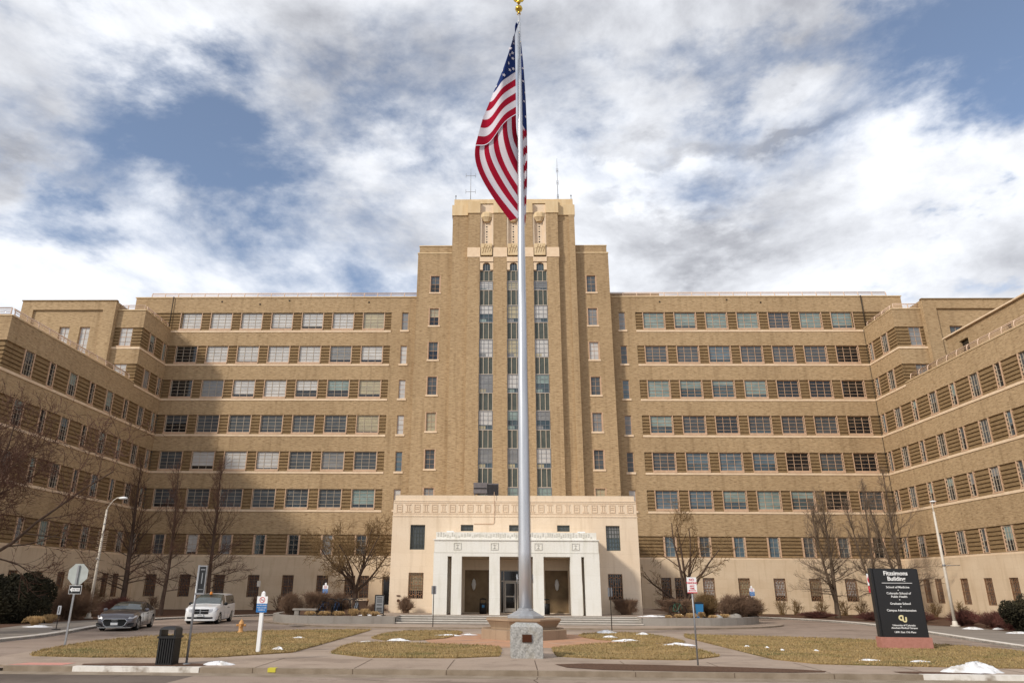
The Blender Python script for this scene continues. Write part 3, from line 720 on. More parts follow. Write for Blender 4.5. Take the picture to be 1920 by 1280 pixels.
# portico
Fp = Fr(0, 51, 1, 0, 0, -1); PX0, PX1 = -4.66, 6.65
po = MB()
ops = [(-3.70, -3.42, .45, 4.19), (-2.73, -.85, .45, 4.19), (-.13, 2.13, .45, 4.19), (2.85, 4.68, .45, 4.19), (5.42, 5.62, .45, 4.19)]
pil = [(PX0, -3.70), (-3.42, -2.73), (-.85, -.13), (2.13, 2.85), (4.68, 5.42), (5.62, PX1)]
for i, (a, b) in enumerate(pil):
    p = MB(); p.box(a, b, 51, 51.75 if 0 < i < 5 else 53.99, .44, 4.19)
    bpart(p, 'pillar', ['white_stone'])
po.box(PX0, PX1, 51.0, 54, 4.19, 4.42); po.box(PX0 + .03, PX1 - .03, 51.02, 54, 4.423, 5.25); po.box(PX0 - .04, PX1 + .04, 50.95, 54, 5.25, 5.32)
po.box(PX0 + .12, PX1 - .12, 51.15, 54, 5.32, 5.8)
bpart(po, 'portico_entablature', ['white_stone'])
mat('marble_line', (.62, .60, .54), .9)
pr = MB()
for cx in (-3.05, -.5, 2.5, 5.05):
    for a, b, c, d in ((-.27, -.22, -.24, .24), (.22, .27, -.24, .24), (-.22, .22, .19, .24), (-.22, .22, -.24, -.19), (-.1, .1, .06, .1), (-.02, .02, -.14, .1), (-.1, .1, -.14, -.1)):
        pr.box(cx + a, cx + b, 50.985, 51.03, 4.86 + c, 4.86 + d)
x = PX0 + .2; rr = random.Random(5)
while x < PX1 - .4:
    ww = rr.uniform(.1, .22); z0 = 5.42 + rr.uniform(0, .12); pr.box(x, x + ww * .5, 51.12, 51.16, z0, z0 + rr.uniform(.1, .3)); x += ww
pr.box(PX0, PX1, 50.985, 51.02, 4.43, 4.455)
bpart(pr, 'portico_relief', ['marble_line'])
# inside the portico
for a, b in ((-2.65, -.9), (3.1, 4.75)): ins = MB(); ins.box(a, b, 54.2, 54.28, .5, 3.36); bpart(ins, 'stone_panel', ['panel_brown'])
ce = MB(); ce.box(PX0 + .9, PX1 - 1, 51.8, 54, 4.1, 4.185); bpart(ce, 'portico_ceiling', ['ceiling'])
for cx in (-2.0, 3.95):
    s = MB(); s.lathe((cx, 54.13, 2.38), [(.02, -.4), (.11, -.28), (.16, 0), (.11, .28), (.02, .4)], 14, sx=1, sy=.6); bpart(s, 'wall_lamp', ['sconce'])
dr = MB(); dr.box(-.1, 2.15, 54.25, 54.29, .5, 3.36)
bpart(dr, 'entrance_glazing', ['glass_entry'])
fr = MB()
for x in (-.1, .12, 1.9, 2.1): fr.box(x, x + .06, 54.12, 54.22, .5, 3.36)
for z in (2.58, 3.3): fr.box(-.1, 2.15, 54.11, 54.23, z, z + .08)
bpart(fr, 'door_frame', ['door_metal'])
for k in range(2):
    x = .2 + k * .88; d = MB()
    d.box(x, x + .1, 54.05, 54.11, .55, 2.56); d.box(x + .72, x + .82, 54.05, 54.11, .55, 2.56); d.box(x + .1, x + .72, 54.05, 54.11, 2.46, 2.56); d.box(x + .1, x + .72, 54.05, 54.11, .55, .8); d.box(x + .1, x + .72, 54.05, 54.11, 1.55, 1.63)
    o = bpart(d, 'entrance_door', ['door_metal']); g = MB(); g.quad([(x + .1, 54.09, .8), (x + .72, 54.09, .8), (x + .72, 54.09, 2.46), (x + .1, 54.09, 2.46)]); g.build('glass', ['glass_entry'], o)
    hd = MB(); hx = x + (.68 if k == 0 else .14); hd.tube([(hx, 54.02, 1.2), (hx, 54.0, 1.25), (hx, 54.0, 1.7), (hx, 54.02, 1.75)], .018, 6); hd.build('handle', ['chrome'], o)
for cx in (-3.6, 5.55):
    f = MB(); f.box(cx - .25, cx + .25, 51.5, 51.8, 5.82, 5.9); f.box(cx - .03, cx + .03, 51.6, 51.7, 5.8, 5.82); bpart(f, 'floodlight', ['sign_white'])

ac = empty('air_conditioner', (-1.4, 66, 8.65), 'dark grey air conditioning unit on the entrance block roof left of the flagpole', 'air conditioner')
a = MB(); a.box(-2.55, -1.32, 65.6, 66.6, 10.2, 11.15); a.box(-2.5, -2.4, 65.7, 66.5, 8.65, 10.2); a.box(-1.5, -1.4, 65.7, 66.5, 8.65, 10.2); a.box(-2.52, -1.36, 65.56, 65.6, 10.6, 10.68, 1)
o = a.build('cabinet', ['ac_grey', 'black_plastic'], ac); o.matrix_parent_inverse = Matrix.Translation((1.4, -66, -8.65))
a = MB(); a.box(-1.3, -.28, 65.7, 66.6, 9.0, 11.1)
for i in range(14): a.box(-1.27 + i * .07, -1.24 + i * .07, 65.66, 65.7, 9.2, 11.0, 1)
o = a.build('condenser', ['ac_grey', 'black_plastic'], ac); o.matrix_parent_inverse = Matrix.Translation((1.4, -66, -8.65))
# antennas
def antenna(x, h, label, arms):
    t = empty('roof_antenna', (x, 71.5, 41.8), label, 'antenna', 'antennas on the tower roof')
    a = MB(); a.tube([(0, 0, 0), (0, 0, h * .6), (0, 0, h)], [.05, .035, .015], 6); a.build('mast', ['galvanised'], t)
    for z, w in arms:
        b = MB(); b.tube([(-w, 0, z), (w, 0, z)], .025, 5)
        for s in (-w, w): b.tube([(s, 0, z - .25), (s, 0, z + .3)], .02, 5)
        b.build('crossarm', ['galvanised'], t)
antenna(-3.5, 5.9, 'aerial mast with two crossarms on the tower roof left of the flag', [(2.9, .55), (5.0, .55)])
antenna(6.4, 7.2, 'tall thin whip aerial on the tower roof right of the flagpole', [(2.2, .1), (4.0, .1), (5.6, .1)])
for i, (x, s) in enumerate(((-4.95, 'left'), (7.55, 'right'))):
    o = MB(); o.tube([(0, 0, 0), (0, 0, .55)], .03, 6); o.lathe((0, 0, .5), [(.02, 0), (.08, .06), (.02, .2)], 8)
    q = o.build('lightning_rod', ['dark_pipe'], None, (x, 68.5, 41.8)); tag(q, 'short lightning rod on the %s front corner of the tower roof' % s, 'lightning rod', 'lightning rods on the tower')

# ------------------------------------------------------------------ ground
def slab(name, poly, z0, z1, mats, mtop=None):
    a = MB(); a.prism(poly, z0, z1, 0, mtop); return struct(a.build(name, mats))
def sheet(name, poly, z, m):
    a = MB(); p = poly if sum(poly[i][0] * poly[(i + 1) % len(poly)][1] - poly[(i + 1) % len(poly)][0] * poly[i][1] for i in range(len(poly))) > 0 else poly[::-1]
    a.quad([(x, y, z) for x, y in p]); return struct(a.build(name, [m]))
def smooth_poly(pts, it=2):
    for _ in range(it):
        q = []
        for i in range(len(pts)):
            a, b = pts[i], pts[(i + 1) % len(pts)]
            q += [(a[0] * .75 + b[0] * .25, a[1] * .75 + b[1] * .25), (a[0] * .25 + b[0] * .75, a[1] * .25 + b[1] * .75)]
        pts = q
    return pts
def smooth_line(pts, it=2):
    for _ in range(it):
        q = [pts[0]]
        for a, b in zip(pts, pts[1:]): q += [(a[0] * .75 + b[0] * .25, a[1] * .75 + b[1] * .25), (a[0] * .25 + b[0] * .75, a[1] * .25 + b[1] * .75)]
        pts = q + [pts[-1]]
    return pts
def strip(name, line, w, z0, z1, mats, closed=False):
    a = MB(); n = len(line)
    off = []
    for i in range(n):
        p0 = line[(i - 1) % n if closed else max(0, i - 1)]; p1 = line[(i + 1) % n if closed else min(n - 1, i + 1)]
        dx, dy = p1[0] - p0[0], p1[1] - p0[1]; l = math.hypot(dx, dy) or 1
        off.append((line[i][0] - dy / l * w, line[i][1] + dx / l * w))
    for i in range(n if closed else n - 1):
        j = (i + 1) % n
        A, Bq, C, D2 = line[i], line[j], off[j], off[i]
        a.quad([(A[0], A[1], z1), (Bq[0], Bq[1], z1), (C[0], C[1], z1), (D2[0], D2[1], z1)])
        a.quad([(A[0], A[1], z0), (Bq[0], Bq[1], z0), (Bq[0], Bq[1], z1), (A[0], A[1], z1)])
        a.quad([(C[0], C[1], z0), (D2[0], D2[1], z0), (D2[0], D2[1], z1), (C[0], C[1], z1)])
    return a.build(name, mats)
DZ = -.06
sheet('ground', [(-3000, -3000), (3000, -3000), (3000, 3000), (-3000, 3000)], -.2, 'drive')
sheet('road', [(-200, -40), (200, -40), (200, 22.5), (-200, 22.5)], -.14, 'asphalt')
sheet('road_panel', [(-8.6, 21.69), (200, 21.69), (200, -40), (-12, -40)], -.137, 'drive')
sheet('driveway', [(-70, 22.5), (70, 22.5), (70, 75), (-70, 75)], DZ, 'drive')
isl = [(-15.9, 23.4), (-16.5, 25.5), (-16.95, 29.2), (-17.0, 32.6), (-16.0, 35.7), (-14.1, 38.0), (-12.2, 39.95), (-9.6, 41.0), (-7.1, 41.7), (-4.5, 42.0), (1.8, 42.0), (7.3, 41.5), (8.9, 40.2), (11.2, 39.2), (14.6, 38.4), (17.8, 36.8), (19.8, 33.8), (20.6, 30.6), (21.0, 26), (21.4, 22.6), (-14.5, 22.6)]
slab('pavement', isl, -.15, 0, ['kerb', 'concrete'], 1)
lawns = {
 'LL': [(-15.3, 24.9), (-16.2, 26.7), (-16.6, 29.2), (-16.7, 32.5), (-15.7, 35.4), (-13.9, 37.5), (-12.0, 39.5), (-9.6, 40.6), (-7.1, 41.4), (-7.0, 40.6), (-7.25, 33), (-7.52, 25.62)],
 'CL': [(-5.9, 25.8), (-6.28, 31.6), (-5.0, 32.6), (-1.53, 31.4), (-.15, 30.8), (-.05, 29), (-.1, 26.0)],
 'CU': [(-5.9, 33.6), (-5.8, 38.5), (-4.6, 40.9), (-2.5, 40.8), (-1.9, 38.9), (-2.84, 34.0)],
 'CR': [(1.9, 26.2), (1.95, 29), (2.0, 30.5), (4.5, 33.0), (6.0, 33.5), (7.5, 31.7), (7.65, 26.0)],
 'RU': [(3.6, 37.2), (4.4, 39.9), (7.2, 40.7), (8.1, 35.6), (7.9, 33.3), (4.7, 34.4)],
 'RR': [(8.75, 39.6), (11.1, 38.75), (14.4, 37.95), (17.5, 36.3), (19.4, 33.5), (20.2, 30.4), (20.6, 24.2), (15.9, 24.3), (12.6, 24.7), (9.25, 25.3), (9.06, 30.5)]}
am = MB(); sheet('paved_court', smooth_poly([(-6.2, 32.2), (-6.0, 38.7), (-2.3, 40.8), (1, 41.3), (4.2, 40.8), (8.3, 38.8), (8.1, 32.6), (1, 29.2)], 1), .004, 'concrete')
sheet('brick_paving', smooth_poly([(-2.9, 31.9), (-3.6, 35), (-3.0, 38.2), (1, 39.6), (4.6, 38.6), (5.6, 35), (5.4, 32.4), (1, 29.9)], 1), .008, 'paver')
pj = MB()
for i in range(10):
    t = 2 * math.pi * i / 10 + .2; x0, y0, x1, y1 = 1 + 2.0 * math.cos(t), 35 + 2.0 * math.sin(t), 1 + 4.3 * math.cos(t), 35 + 4.3 * math.sin(t); dx, dy = -math.sin(t) * .035, math.cos(t) * .035
    pj.quad([(x0 - dx, y0 - dy, .012), (x1 - dx, y1 - dy, .012), (x1 + dx, y1 + dy, .012), (x0 + dx, y0 + dy, .012)])
struct(pj.build('paving_bands', ['paver_joint']))
def inside(p, poly):
    c = False; n = len(poly)
    for i in range(n):
        a, b = poly[i], poly[(i + 1) % n]
        if (a[1] > p[1]) != (b[1] > p[1]) and p[0] < (b[0] - a[0]) * (p[1] - a[1]) / (b[1] - a[1]) + a[0]: c = not c
    return c
grng = random.Random(11)
lawns = {k: smooth_poly(v, 1) for k, v in lawns.items()}
for k, poly in lawns.items():
    slab('lawn', poly, -.02, .035, ['lawn'])
gb = MB()
for k, poly in lawns.items():
    x0, x1 = min(p[0] for p in poly), max(p[0] for p in poly); y0, y1 = min(p[1] for p in poly), max(p[1] for p in poly)
    A = (x1 - x0) * (y1 - y0); n = int(A * 150)
    def blade(x, y, h, mi):
        t = grng.random() * 6.28; w = .012 + h * .1; lx_, ly_ = grng.uniform(-.05, .05), grng.uniform(-.05, .05)
        kk = len(gb.v); gb.v += [(x - w * math.cos(t), y - w * math.sin(t), .03), (x + w * math.cos(t), y + w * math.sin(t), .03), (x + lx_, y + ly_, .035 + h)]
        gb.f.append((kk, kk + 1, kk + 2)); gb.m.append(mi); gb.sm.append(False)
    for _ in range(n):
        x, y = grng.uniform(x0, x1), grng.uniform(y0, y1)
        if inside((x, y), poly): blade(x, y, grng.uniform(.02, .06), 0 if math.sin(x * 1.1 + y * .7) + math.sin(y * 1.9 - x * .4) + grng.gauss(0, .8) > -.5 else 1)
    for i in range(len(poly)):      # ragged edge
        a, b = poly[i], poly[(i + 1) % len(poly)]; L = math.hypot(b[0] - a[0], b[1] - a[1])
        for _ in range(int(L * 60)): t = grng.random(); blade(a[0] + (b[0] - a[0]) * t + grng.gauss(0, .03), a[1] + (b[1] - a[1]) * t + grng.gauss(0, .03), grng.uniform(.03, .08), grng.random() < .5)
g = gb.build('grass', ['grass_straw', 'grass_green']); tag(g, 'short dry winter grass, straw coloured with green tinges', 'grass', kind='stuff')
# street kerb, gutter and joints
ke = MB(); ke.box(-14.5, 60, 22.42, 22.6, -.2, .004); struct(ke.build('kerb', ['kerb']))
gu = MB(); gu.quad([(-60, 21.7, -.136), (60, 21.7, -.136), (60, 22.42, -.13), (-60, 22.42, -.13)]); struct(gu.build('gutter', ['kerb']))
pk = MB(); pk.box(-12.45, -8.75, 22.4, 22.63, -.135, .009); struct(pk.build('painted_kerb', ['white_paint_worn']))
pk = MB(); pk.box(11.9, 22, 22.4, 22.63, -.135, .009); struct(pk.build('painted_kerb', ['white_paint_worn']))
pk = MB(); pk.box(-6.75, -6.52, 22.405, 22.63, -.1, .008); struct(pk.build('yellow_kerb_mark', ['yellow_paint']))
jt = MB()
for x in [-7.2, -4.3, -1.6, 1.02, 3.8, 6.6, 9.4, 12.3, 15.2, 18]:
    jt.quad([(x, 22.64, .005), (x + .025, 22.64, .005), (x + .065, 25.5, .005), (x + .04, 25.5, .005)])
    jt.quad([(x, 22.415, -.13), (x + .02, 22.415, -.13), (x + .02, 22.415, .004), (x, 22.415, .004)])
for y0, y1 in ((26.5, 27.9), (28.5, 29.9), (30.8, 31), (33, 33.2)): pass
for x, y in ((-6.9, 28), (-6.9, 31), (-6.8, 34), (8.2, 28), (8.4, 31), (8.4, 34), (8.4, 36.5)): jt.quad([(x - .62, y, .006), (x + .62, y + .02, .006), (x + .62, y + .05, .006), (x - .62, y + .03, .006)])
struct(jt.build('pavement_joints', ['joint']))
ck = MB(); cr_ = random.Random(2)
for sx, sy, dx, dy, n in ((-9, 43.0, 1.1, -.1, 14), (-22, 30, .5, 1.2, 12), (-5, 21.2, .5, -.02, 30), (8, 20.8, .6, .0, 16), (14, 43.5, .8, -.3, 10), (22, 33, -.1, 1.1, 12), (1.1, 22.3, .02, -.3, 12), (-14, 20.5, .9, .15, 9), (5, 44.0, 1.0, .1, 10), (-18, 33, .8, .5, 9), (11, 42, .9, .6, 12), (20, 47, -.1, .9, 10)):
    x, y = sx, sy; z = -.131 if y < 22.4 else DZ + .004
    for i in range(n):
        nx_, ny_ = x + dx + cr_.gauss(0, .12), y + dy + cr_.gauss(0, .12); ck.quad([(x - .01, y, z), (x + .02, y + .02, z), (nx_ + .02, ny_ + .02, z), (nx_ - .01, ny_, z)]); x, y = nx_, ny_
struct(ck.build('pavement_cracks', ['joint']))
for p in ([(-12.6, 23.3), (-8.8, 23.65), (-8.85, 22.63), (-12.35, 22.63)], [(1.5, 24.75), (5.9, 24.3), (9.6, 23.3), (9.2, 22.63), (5.6, 22.63), (2.1, 22.9)], [(11.4, 23.3), (14.3, 22.95), (13.5, 22.63), (11.5, 22.63)]):
    sheet('mulch_strip', smooth_poly(p, 1), .010, 'mulch')
a = MB(); a.quad([(-14.6, 22.7, .006), (-12.95, 22.7, .006), (-12.9, 23.4, .006), (-14.3, 23.3, .006)]); struct(a.build('tactile_paving', ['pink_tactile']))
# outer kerbs of the driveway and beds behind
kl = smooth_line([(-30, 22.8), (-21.6, 28), (-20.9, 31.8), (-20.8, 35.2), (-22.1, 40.7), (-23.6, 48), (-23.6, 51.4), (-22.2, 54.6), (-18.7, 59), (-15.9, 61.5)], 2)
kr = smooth_line([(30, 22.8), (22.2, 28), (21.8, 32.7), (22.5, 37.1), (23.5, 42.9), (24.5, 50.2), (24.6, 55), (23.0, 60), (20.6, 63), (18.3, 64.2)], 2)
struct(strip('kerb', kl[::-1], -.42, -.1, .06, ['kerb_light'])); struct(strip('kerb', kr[::-1], .38, -.1, .06, ['kerb_light']))
slab('lane', kl + [(-15.9, 69.8), (-34.6, 69.8), (-34.6, 22.8)], -.1, .04, ['lane'])
slab('lane', kr + [(18.3, 69.8), (37, 69.8), (37, 22.8)], -.1, .04, ['lane'])
sheet('planting_bed', [(-34.5, 40), (-26.0, 38.9), (-27.3, 45), (-26.2, 49.2), (-24.4, 52.5), (-22.6, 55.6), (-19.0, 59.8), (-15.9, 62.2), (-15.9, 69.7), (-34.5, 69.7)], .046, 'mulch')
sheet('planting_bed', [(37, 36), (27.8, 36), (28.3, 41.7), (29.3, 47.9), (27.5, 52), (25.6, 56), (23.8, 60.6), (21.2, 63.8), (18.3, 65), (18.3, 69.7), (37, 69.7)], .046, 'mulch')
# island pavement, terrace, planter walls, steps
ic = [(-16.4, 52.5), (-15.4, 49.1), (-12.4, 46.0), (-9.9, 44.5), (-6.1, 44.0), (-1.3, 44.2), (1.84, 44.2), (8.0, 44.4), (15.0, 46.6), (18.4, 49.9), (18.9, 53)]
slab('pavement', smooth_line(ic, 2) + [(18.3, 69), (-15.9, 69)], -.15, .03, ['kerb', 'concrete'], 1)
pl_l = smooth_line([(-6.6, 47.2), (-9.8, 46.7), (-12.4, 46.9), (-14.2, 48.1), (-15.6, 51.3), (-15.3, 56)], 2)
pl_r = smooth_line([(8.7, 47.5), (10.6, 47.6), (13.4, 48.2), (15.8, 49.4), (17.7, 52.4), (17.9, 57)], 2)
w1 = strip('planter_wall', pl_l, -.35, 0, .47, ['terrace_stone']); tag(w1, 'low curved grey stone planter wall left of the entrance steps', 'wall', 'low planter walls')
w2 = strip('planter_wall', pl_r, .35, 0, .47, ['terrace_stone']); tag(w2, 'low curved grey stone planter wall right of the entrance steps', 'wall', 'low planter walls')
# soil inside the planters and paved terrace
sheet('planter_soil', [(p[0] + .1, p[1] + .2) for p in pl_l[1:]] + [(-15.2, 69.8), (-8.4, 69.8), (-8.6, 52), (-6.6, 49.2)], .40, 'mulch')
sheet('planter_soil', [(p[0] - .1, p[1] + .2) for p in pl_r[1:]] + [(17.8, 69.8), (11.2, 69.8), (10.4, 52), (8.7, 49.2)], .40, 'mulch')
slab('terrace', [(-6.6, 50.2), (8.7, 50.2), (8.7, 51.5), (10.6, 53), (12.9, 57), (13.2, 69.8), (-11.3, 69.8), (-10.6, 57), (-8.9, 52), (-6.6, 51)], -.1, .45, ['terrace_stone', 'concrete'], 1)
slab('terrace', [(-6.6, 47.6), (-9.0, 49.5), (-9, 52), (-6.6, 51.2)], -.1, .446, ['terrace_stone', 'concrete'], 1); slab('terrace', [(8.7, 47.9), (10.4, 50), (10.6, 53.2), (8.7, 51.6)], -.1, .446, ['terrace_stone', 'concrete'], 1)
stp = MB()
for i in range(4): stp.box(-6.6, 8.7, 47.3 + .75 * i, 50.4, .03 + .105 * i if i else .0, .03 + .105 * (i + 1) - .0); stp.box(-6.6, 8.7, 47.27 + .75 * i, 47.3 + .75 * i, .03 + .105 * (i + 1) - .035, .03 + .105 * (i + 1) + .003, 1)
struct(stp.build('steps', ['terrace_stone', 'kerb_light']))
# kerb line paint in front of the island
mc = MB(); mc.lathe((-12.1, 45.0, .034), [(.45, 0), (.45, .01)], 20); o = mc.build('manhole_cover', ['lane']); tag(o, 'round manhole cover in the pavement at the left end of the grey planter wall', 'manhole cover')
# snow patches
def snow(x, y, rx, ry, h, where, z=.03, seed=0):
    rx *= .8; ry *= .8
    r = random.Random(seed + int(x * 10)); ph = [r.random() * 6.28 for _ in range(5)]
    a = MB(); n = 40; m_ = 8
    def f(u, v):
        t = u * 2 * math.pi; q = 1 + .22 * math.sin(2 * t + ph[0]) + .16 * math.sin(3 * t + ph[1]) + .1 * math.sin(5 * t + ph[2]) + .08 * math.sin(9 * t + ph[3]) + .05 * math.sin(17 * t + ph[4])
        return (rx * q * v * math.cos(t), ry * q * v * math.sin(t), h * (1 - v ** 2.2) * (1 + .25 * math.sin(3 * t + 6 * v + ph[4]) + .18 * math.sin(11 * t + 19 * v)) - .01)
    a.grid(f, n, m_); o = a.build('snow_patch', ['snow'], None, (x, y, z)); tag(o, where, 'snow patch', 'melting snow patches'); return o
snow(13.9, 23.3, 1.05, .55, .22, 'largest snow heap, piled between the pavement and the mulch at the right street edge', 0.0)
snow(12.2, 26.2, .5, .12, .05, 'thin streak of snow on the grass just behind the big snow heap'); snow(13.7, 25.9, .45, .12, .05, 'snow streak on the grass right of and behind the big snow heap')
snow(-4.5, 33.5, .5, .28, .07, 'snow patch at the path edge between the two left centre lawns'); snow(-5.7, 32.6, .28, .15, .04, 'small snow patch left of the one between the two left centre lawns')
snow(-2.55, 37.0, .75, .25, .05, 'snow strip on the upper left centre lawn near the stone pedestal'); snow(-1.6, 37.6, .4, .2, .05, 'small snow strip on the paving left of the stone pedestal')
snow(5.4, 40.0, .75, .45, .12, 'snow heap round the foot of the signpost right of the flagpole'); snow(5.1, 36.6, .4, .25, .07, 'small snow patch on the lawn right of the stone pedestal')
snow(5.5, 34.3, .7, .2, .07, 'snow strip at the paving edge on the right centre lawn'); snow(7.3, 32.2, .65, .2, .08, 'snow patch near the diagonal path at the right end of the centre lawn'); snow(7.1, 39.0, .35, .25, .08, 'small snow patch near the driveway end of the right centre lawn')
for x, y, s in ((9.95, 31.7, 'smallest snow spot at the left of the right lawn'), (10.6, 31.2, 'second small snow spot on the right lawn from the diagonal path'), (10.75, 30.0, 'third small snow spot on the right lawn from the diagonal path'), (12.0, 29.9, 'small snow spot nearest the black sign on the right lawn')): snow(x, y, .13, .1, .05, s)
snow(-9.1, 34.4, .35, .2, .05, 'oval snow spot in the middle of the left lawn'); snow(-8.2, 28.3, .22, .15, .09, 'small snow lump beside the foot of the near no smoking sign'); snow(-8.5, 23.3, .5, .3, .08, 'snow lump at the foot of the bus stop post', .01)
snow(-8.3, 48.8, .9, .3, .08, 'snow strip on the terrace beside the A-frame sign', .45); snow(9.9, 50.4, 1.1, .3, .08, 'snow strip on the terrace left of the right planter', .45)
snow(28.2, 46.6, .8, .35, .1, 'snow at the left foot of the right street lamp', .045); snow(29.5, 46.4, .5, .25, .08, 'small snow lump at the right foot of the right street lamp', .045); snow(28.2, 42.6, .9, .3, .08, 'snow strip at the edge of the red shrub bed right of the street lamp', .045)
snow(-24.8, 40.6, 1.0, .3, .08, 'snow strip at the edge of the bed by the dark evergreen on the left', .045)

# ------------------------------------------------------------------ flagpole, pedestal, monument, flag
PXc, PYc = 1.12, 36.3
pd = empty('stone_pedestal', (PXc - .1, PYc, 0), 'octagonal sandstone basin on a stepped stone base carrying the flagpole', 'pedestal')
a = MB(); r8 = R(22.5)
a.lathe((0, 0, 0), [(2.12, 0), (2.12, .40), (2.06, .42)], 8, 0, False, r8); a.build('base', ['pedestal_stone'], pd)
a = MB(); a.lathe((0, 0, .42), [(1.62, 0), (1.64, .08), (1.72, .2), (1.84, .36), (1.88, .37), (1.88, .44), (1.5, .445), (.5, .46)], 8, 0, False, r8); a.build('basin', ['pedestal_stone'], pd)
fp = empty('flagpole', (PXc, PYc, .88), 'very tall brushed aluminium flagpole on a faceted metal foot', 'flagpole')
a = MB(); a.lathe((0, 0, 0), [(.92, 0), (.92, .09), (.86, .1), (.46, .30), (.42, .31), (.42, .36), (.34, .38), (.34, .42), (.31, .43)], 8, 0, False, r8); a.build('foot', ['aluminium_base'], fp)
a = MB(); a.tube([(0, 0, .4), (0, 0, 3), (0, 0, 9), (0, 0, 18), (0, 0, 27), (0, 0, 35.75)], [.305, .30, .27, .20, .135, .075], 28); a.build('pole', ['aluminium'], fp)
a = MB(); a.lathe((0, 0, 35.75), [(.12, 0), (.1, .08), (.05, .12), (.06, .2), (.2, .3), (.24, .42), (.2, .56), (.07, .66), (.04, .7), (.04, .85)], 18); a.build('gold_ball', ['gold'], fp)
a = MB(); a.lathe((0, 0, 36.55), [(.04, 0), (.12, .1), (.14, .25), (.07, .42), (.06, .5), (.02, .58)], 10)
for s in (-1, 1): a.quad([(0, 0, 36.7), (s * .25, 0, 36.75), (s * .4, .02, 37.05), (s * .3, 0, 37.1), (0, 0, 36.95)]); a.quad([(0, .03, 36.7), (s * .25, .03, 36.75), (s * .4, .05, 37.05), (s * .3, .03, 37.1), (0, .03, 36.95)])
a.build('gold_eagle', ['gold'], fp)
for s in (-1, 1):
    a = MB(); a.tube([(s * .3, 0, 1.75), (s * .38, 0, 1.75)], .02, 6); a.tube([(s * .38, 0, 1.55), (s * .38, 0, 1.95)], .02, 6); a.build('cleat', ['aluminium'], fp)
    a = MB(); a.tube([(s * .33, -.05, 1.7), (s * .22, -.1, 18), (s * .10, -.08, 35.0)], .008, 4); a.build('halyard', ['galvanised'], fp)
# flag: stripes and canton are cloth faces, stars are small raised pieces; all shaped in metres round the pole
fl = empty('flag', (PXc, PYc - .22, 28.9), 'large United States flag hanging in folds from the top of the flagpole', 'flag')
def lerp(a, b, t): return a + (b - a) * t
def poly1(pts, t):
    for (t0, x0), (t1, x1) in zip(pts, pts[1:]):
        if t <= t1: return lerp(x0, x1, (t - t0) / (t1 - t0))
    return pts[-1][1]
# outline measured on the hanging cloth, in metres from the pole axis / ground
FX = [(0, -.02), (.25, -.72), (.54, -1.62), (.75, -2.2), (1, -2.62)]; FZ = [(0, 35.35), (.25, 33.0), (.54, 30.5), (.75, 28.6), (1, 26.5)]
def A(s, v):      # front fold by the hoist
    hx, hz = -.27 + .03 * v, lerp(35.45, 28.95, v); fx, fz_ = poly1(FX, v), poly1(FZ, v)
    x = lerp(hx, fx, s); z = lerp(hz, fz_, s) - .38 * math.sin(math.pi * s) * (v - .15) + .18 * math.sin(2 * math.pi * s) * v
    y = -.34 * math.sin(s * 2.6) - .26 * math.sin(s * 8 + v * 6) * s - .05
    return Vector((x, y, z))
def stripe(v): return 2 if v < .54 else (0 if int((v - .54) / .46 * 6) % 2 else 1)
def Cc(s, v):     # rear fold seen to the right of the pole
    x = lerp(.02, .42 * math.sin(math.pi * min(1, (v * .78 + .06))) ** .8 + .02, s); z = lerp(35.2, 22.2, v) - .3 * s
    return Vector((x, .55 + .12 * math.sin(s * 4 + v * 9) + .25 * s, z))
def stripeC(s, v): return 2 if v < .5 else (0 if int((v + s * .06 - .5) * 22) % 2 else 1)
def Bf(s, t):     # lower fold, seen from its back
    e = A(s, 1.0); ex, ez = e.x, e.z + .04
    cx = lerp(-.25, -2.95, s); cz = lerp(27.3, 24.6, s)
    tx = poly1([(0, .1), (.75, -.05), (.88, -.2), (1, -.62)], s); tz = poly1([(0, 27.9), (.25, 25.3), (.5, 23.6), (.75, 22.5), (.88, 22.0), (1, 21.75)], s)
    x = (1 - t) ** 2 * ex + 2 * t * (1 - t) * cx + t * t * tx; z = (1 - t) ** 2 * ez + 2 * t * (1 - t) * cz + t * t * tz
    y = e.y + .12 - .55 * math.sin(math.pi * t * .8) * (.3 + .7 * s) * .6 + .17 * math.sin(s * 15 + 2 * t) * math.sin(math.pi * t) + .45 * t + .5 * (1 - s) * t
    return Vector((x, y, z))
def stripeB(s, t): return 0 if int((1 - s) * 9) % 2 == 0 else 1
o0 = Vector((0, 0, 28.9))
a = MB(); a.grid(lambda s, v: A(s, v) - o0, 30, 78, mfn=lambda s, v: stripe(v))
a.grid(lambda s, v: Cc(s, v) - o0, 8, 70, mfn=stripeC); a.grid(lambda s, v: Bf(s, v) - o0, 72, 26, mfn=lambda s, v: stripeB(s, v))
a.build('cloth', ['flag_red', 'flag_white', 'flag_blue'], fl)
def star(fn, s, v, r, rot=.2):
    p = fn(s, v); du = (fn(min(1, s + .03), v) - fn(max(0, s - .03), v)).normalized(); dv = fn(s, max(0, v - .01)) - fn(s, v + .01); n_ = du.cross(dv).normalized(); dv = n_.cross(du).normalized()
    if n_.y > 0: n_ = -n_
    a = MB(); pts = []
    for k in range(10): t = rot + math.pi * k / 5; q = r if k % 2 == 0 else r * .42; pts.append(p + n_ * .03 + (du * math.sin(t) + dv * math.cos(t)) * q - o0)
    a.quad(pts); k = len(a.v); a.quad([q - n_ * .06 for q in pts]); return a.build('star', ['flag_white'], fl)
for s, v in ((.35, .2), (.8, .23), (.3, .3), (.62, .29), (.88, .34), (.2, .37), (.5, .38), (.8, .41), (.32, .47), (.6, .485), (.92, .50), (.12, .49), (.5, .15), (.75, .13)): star(A, s, v, .135)
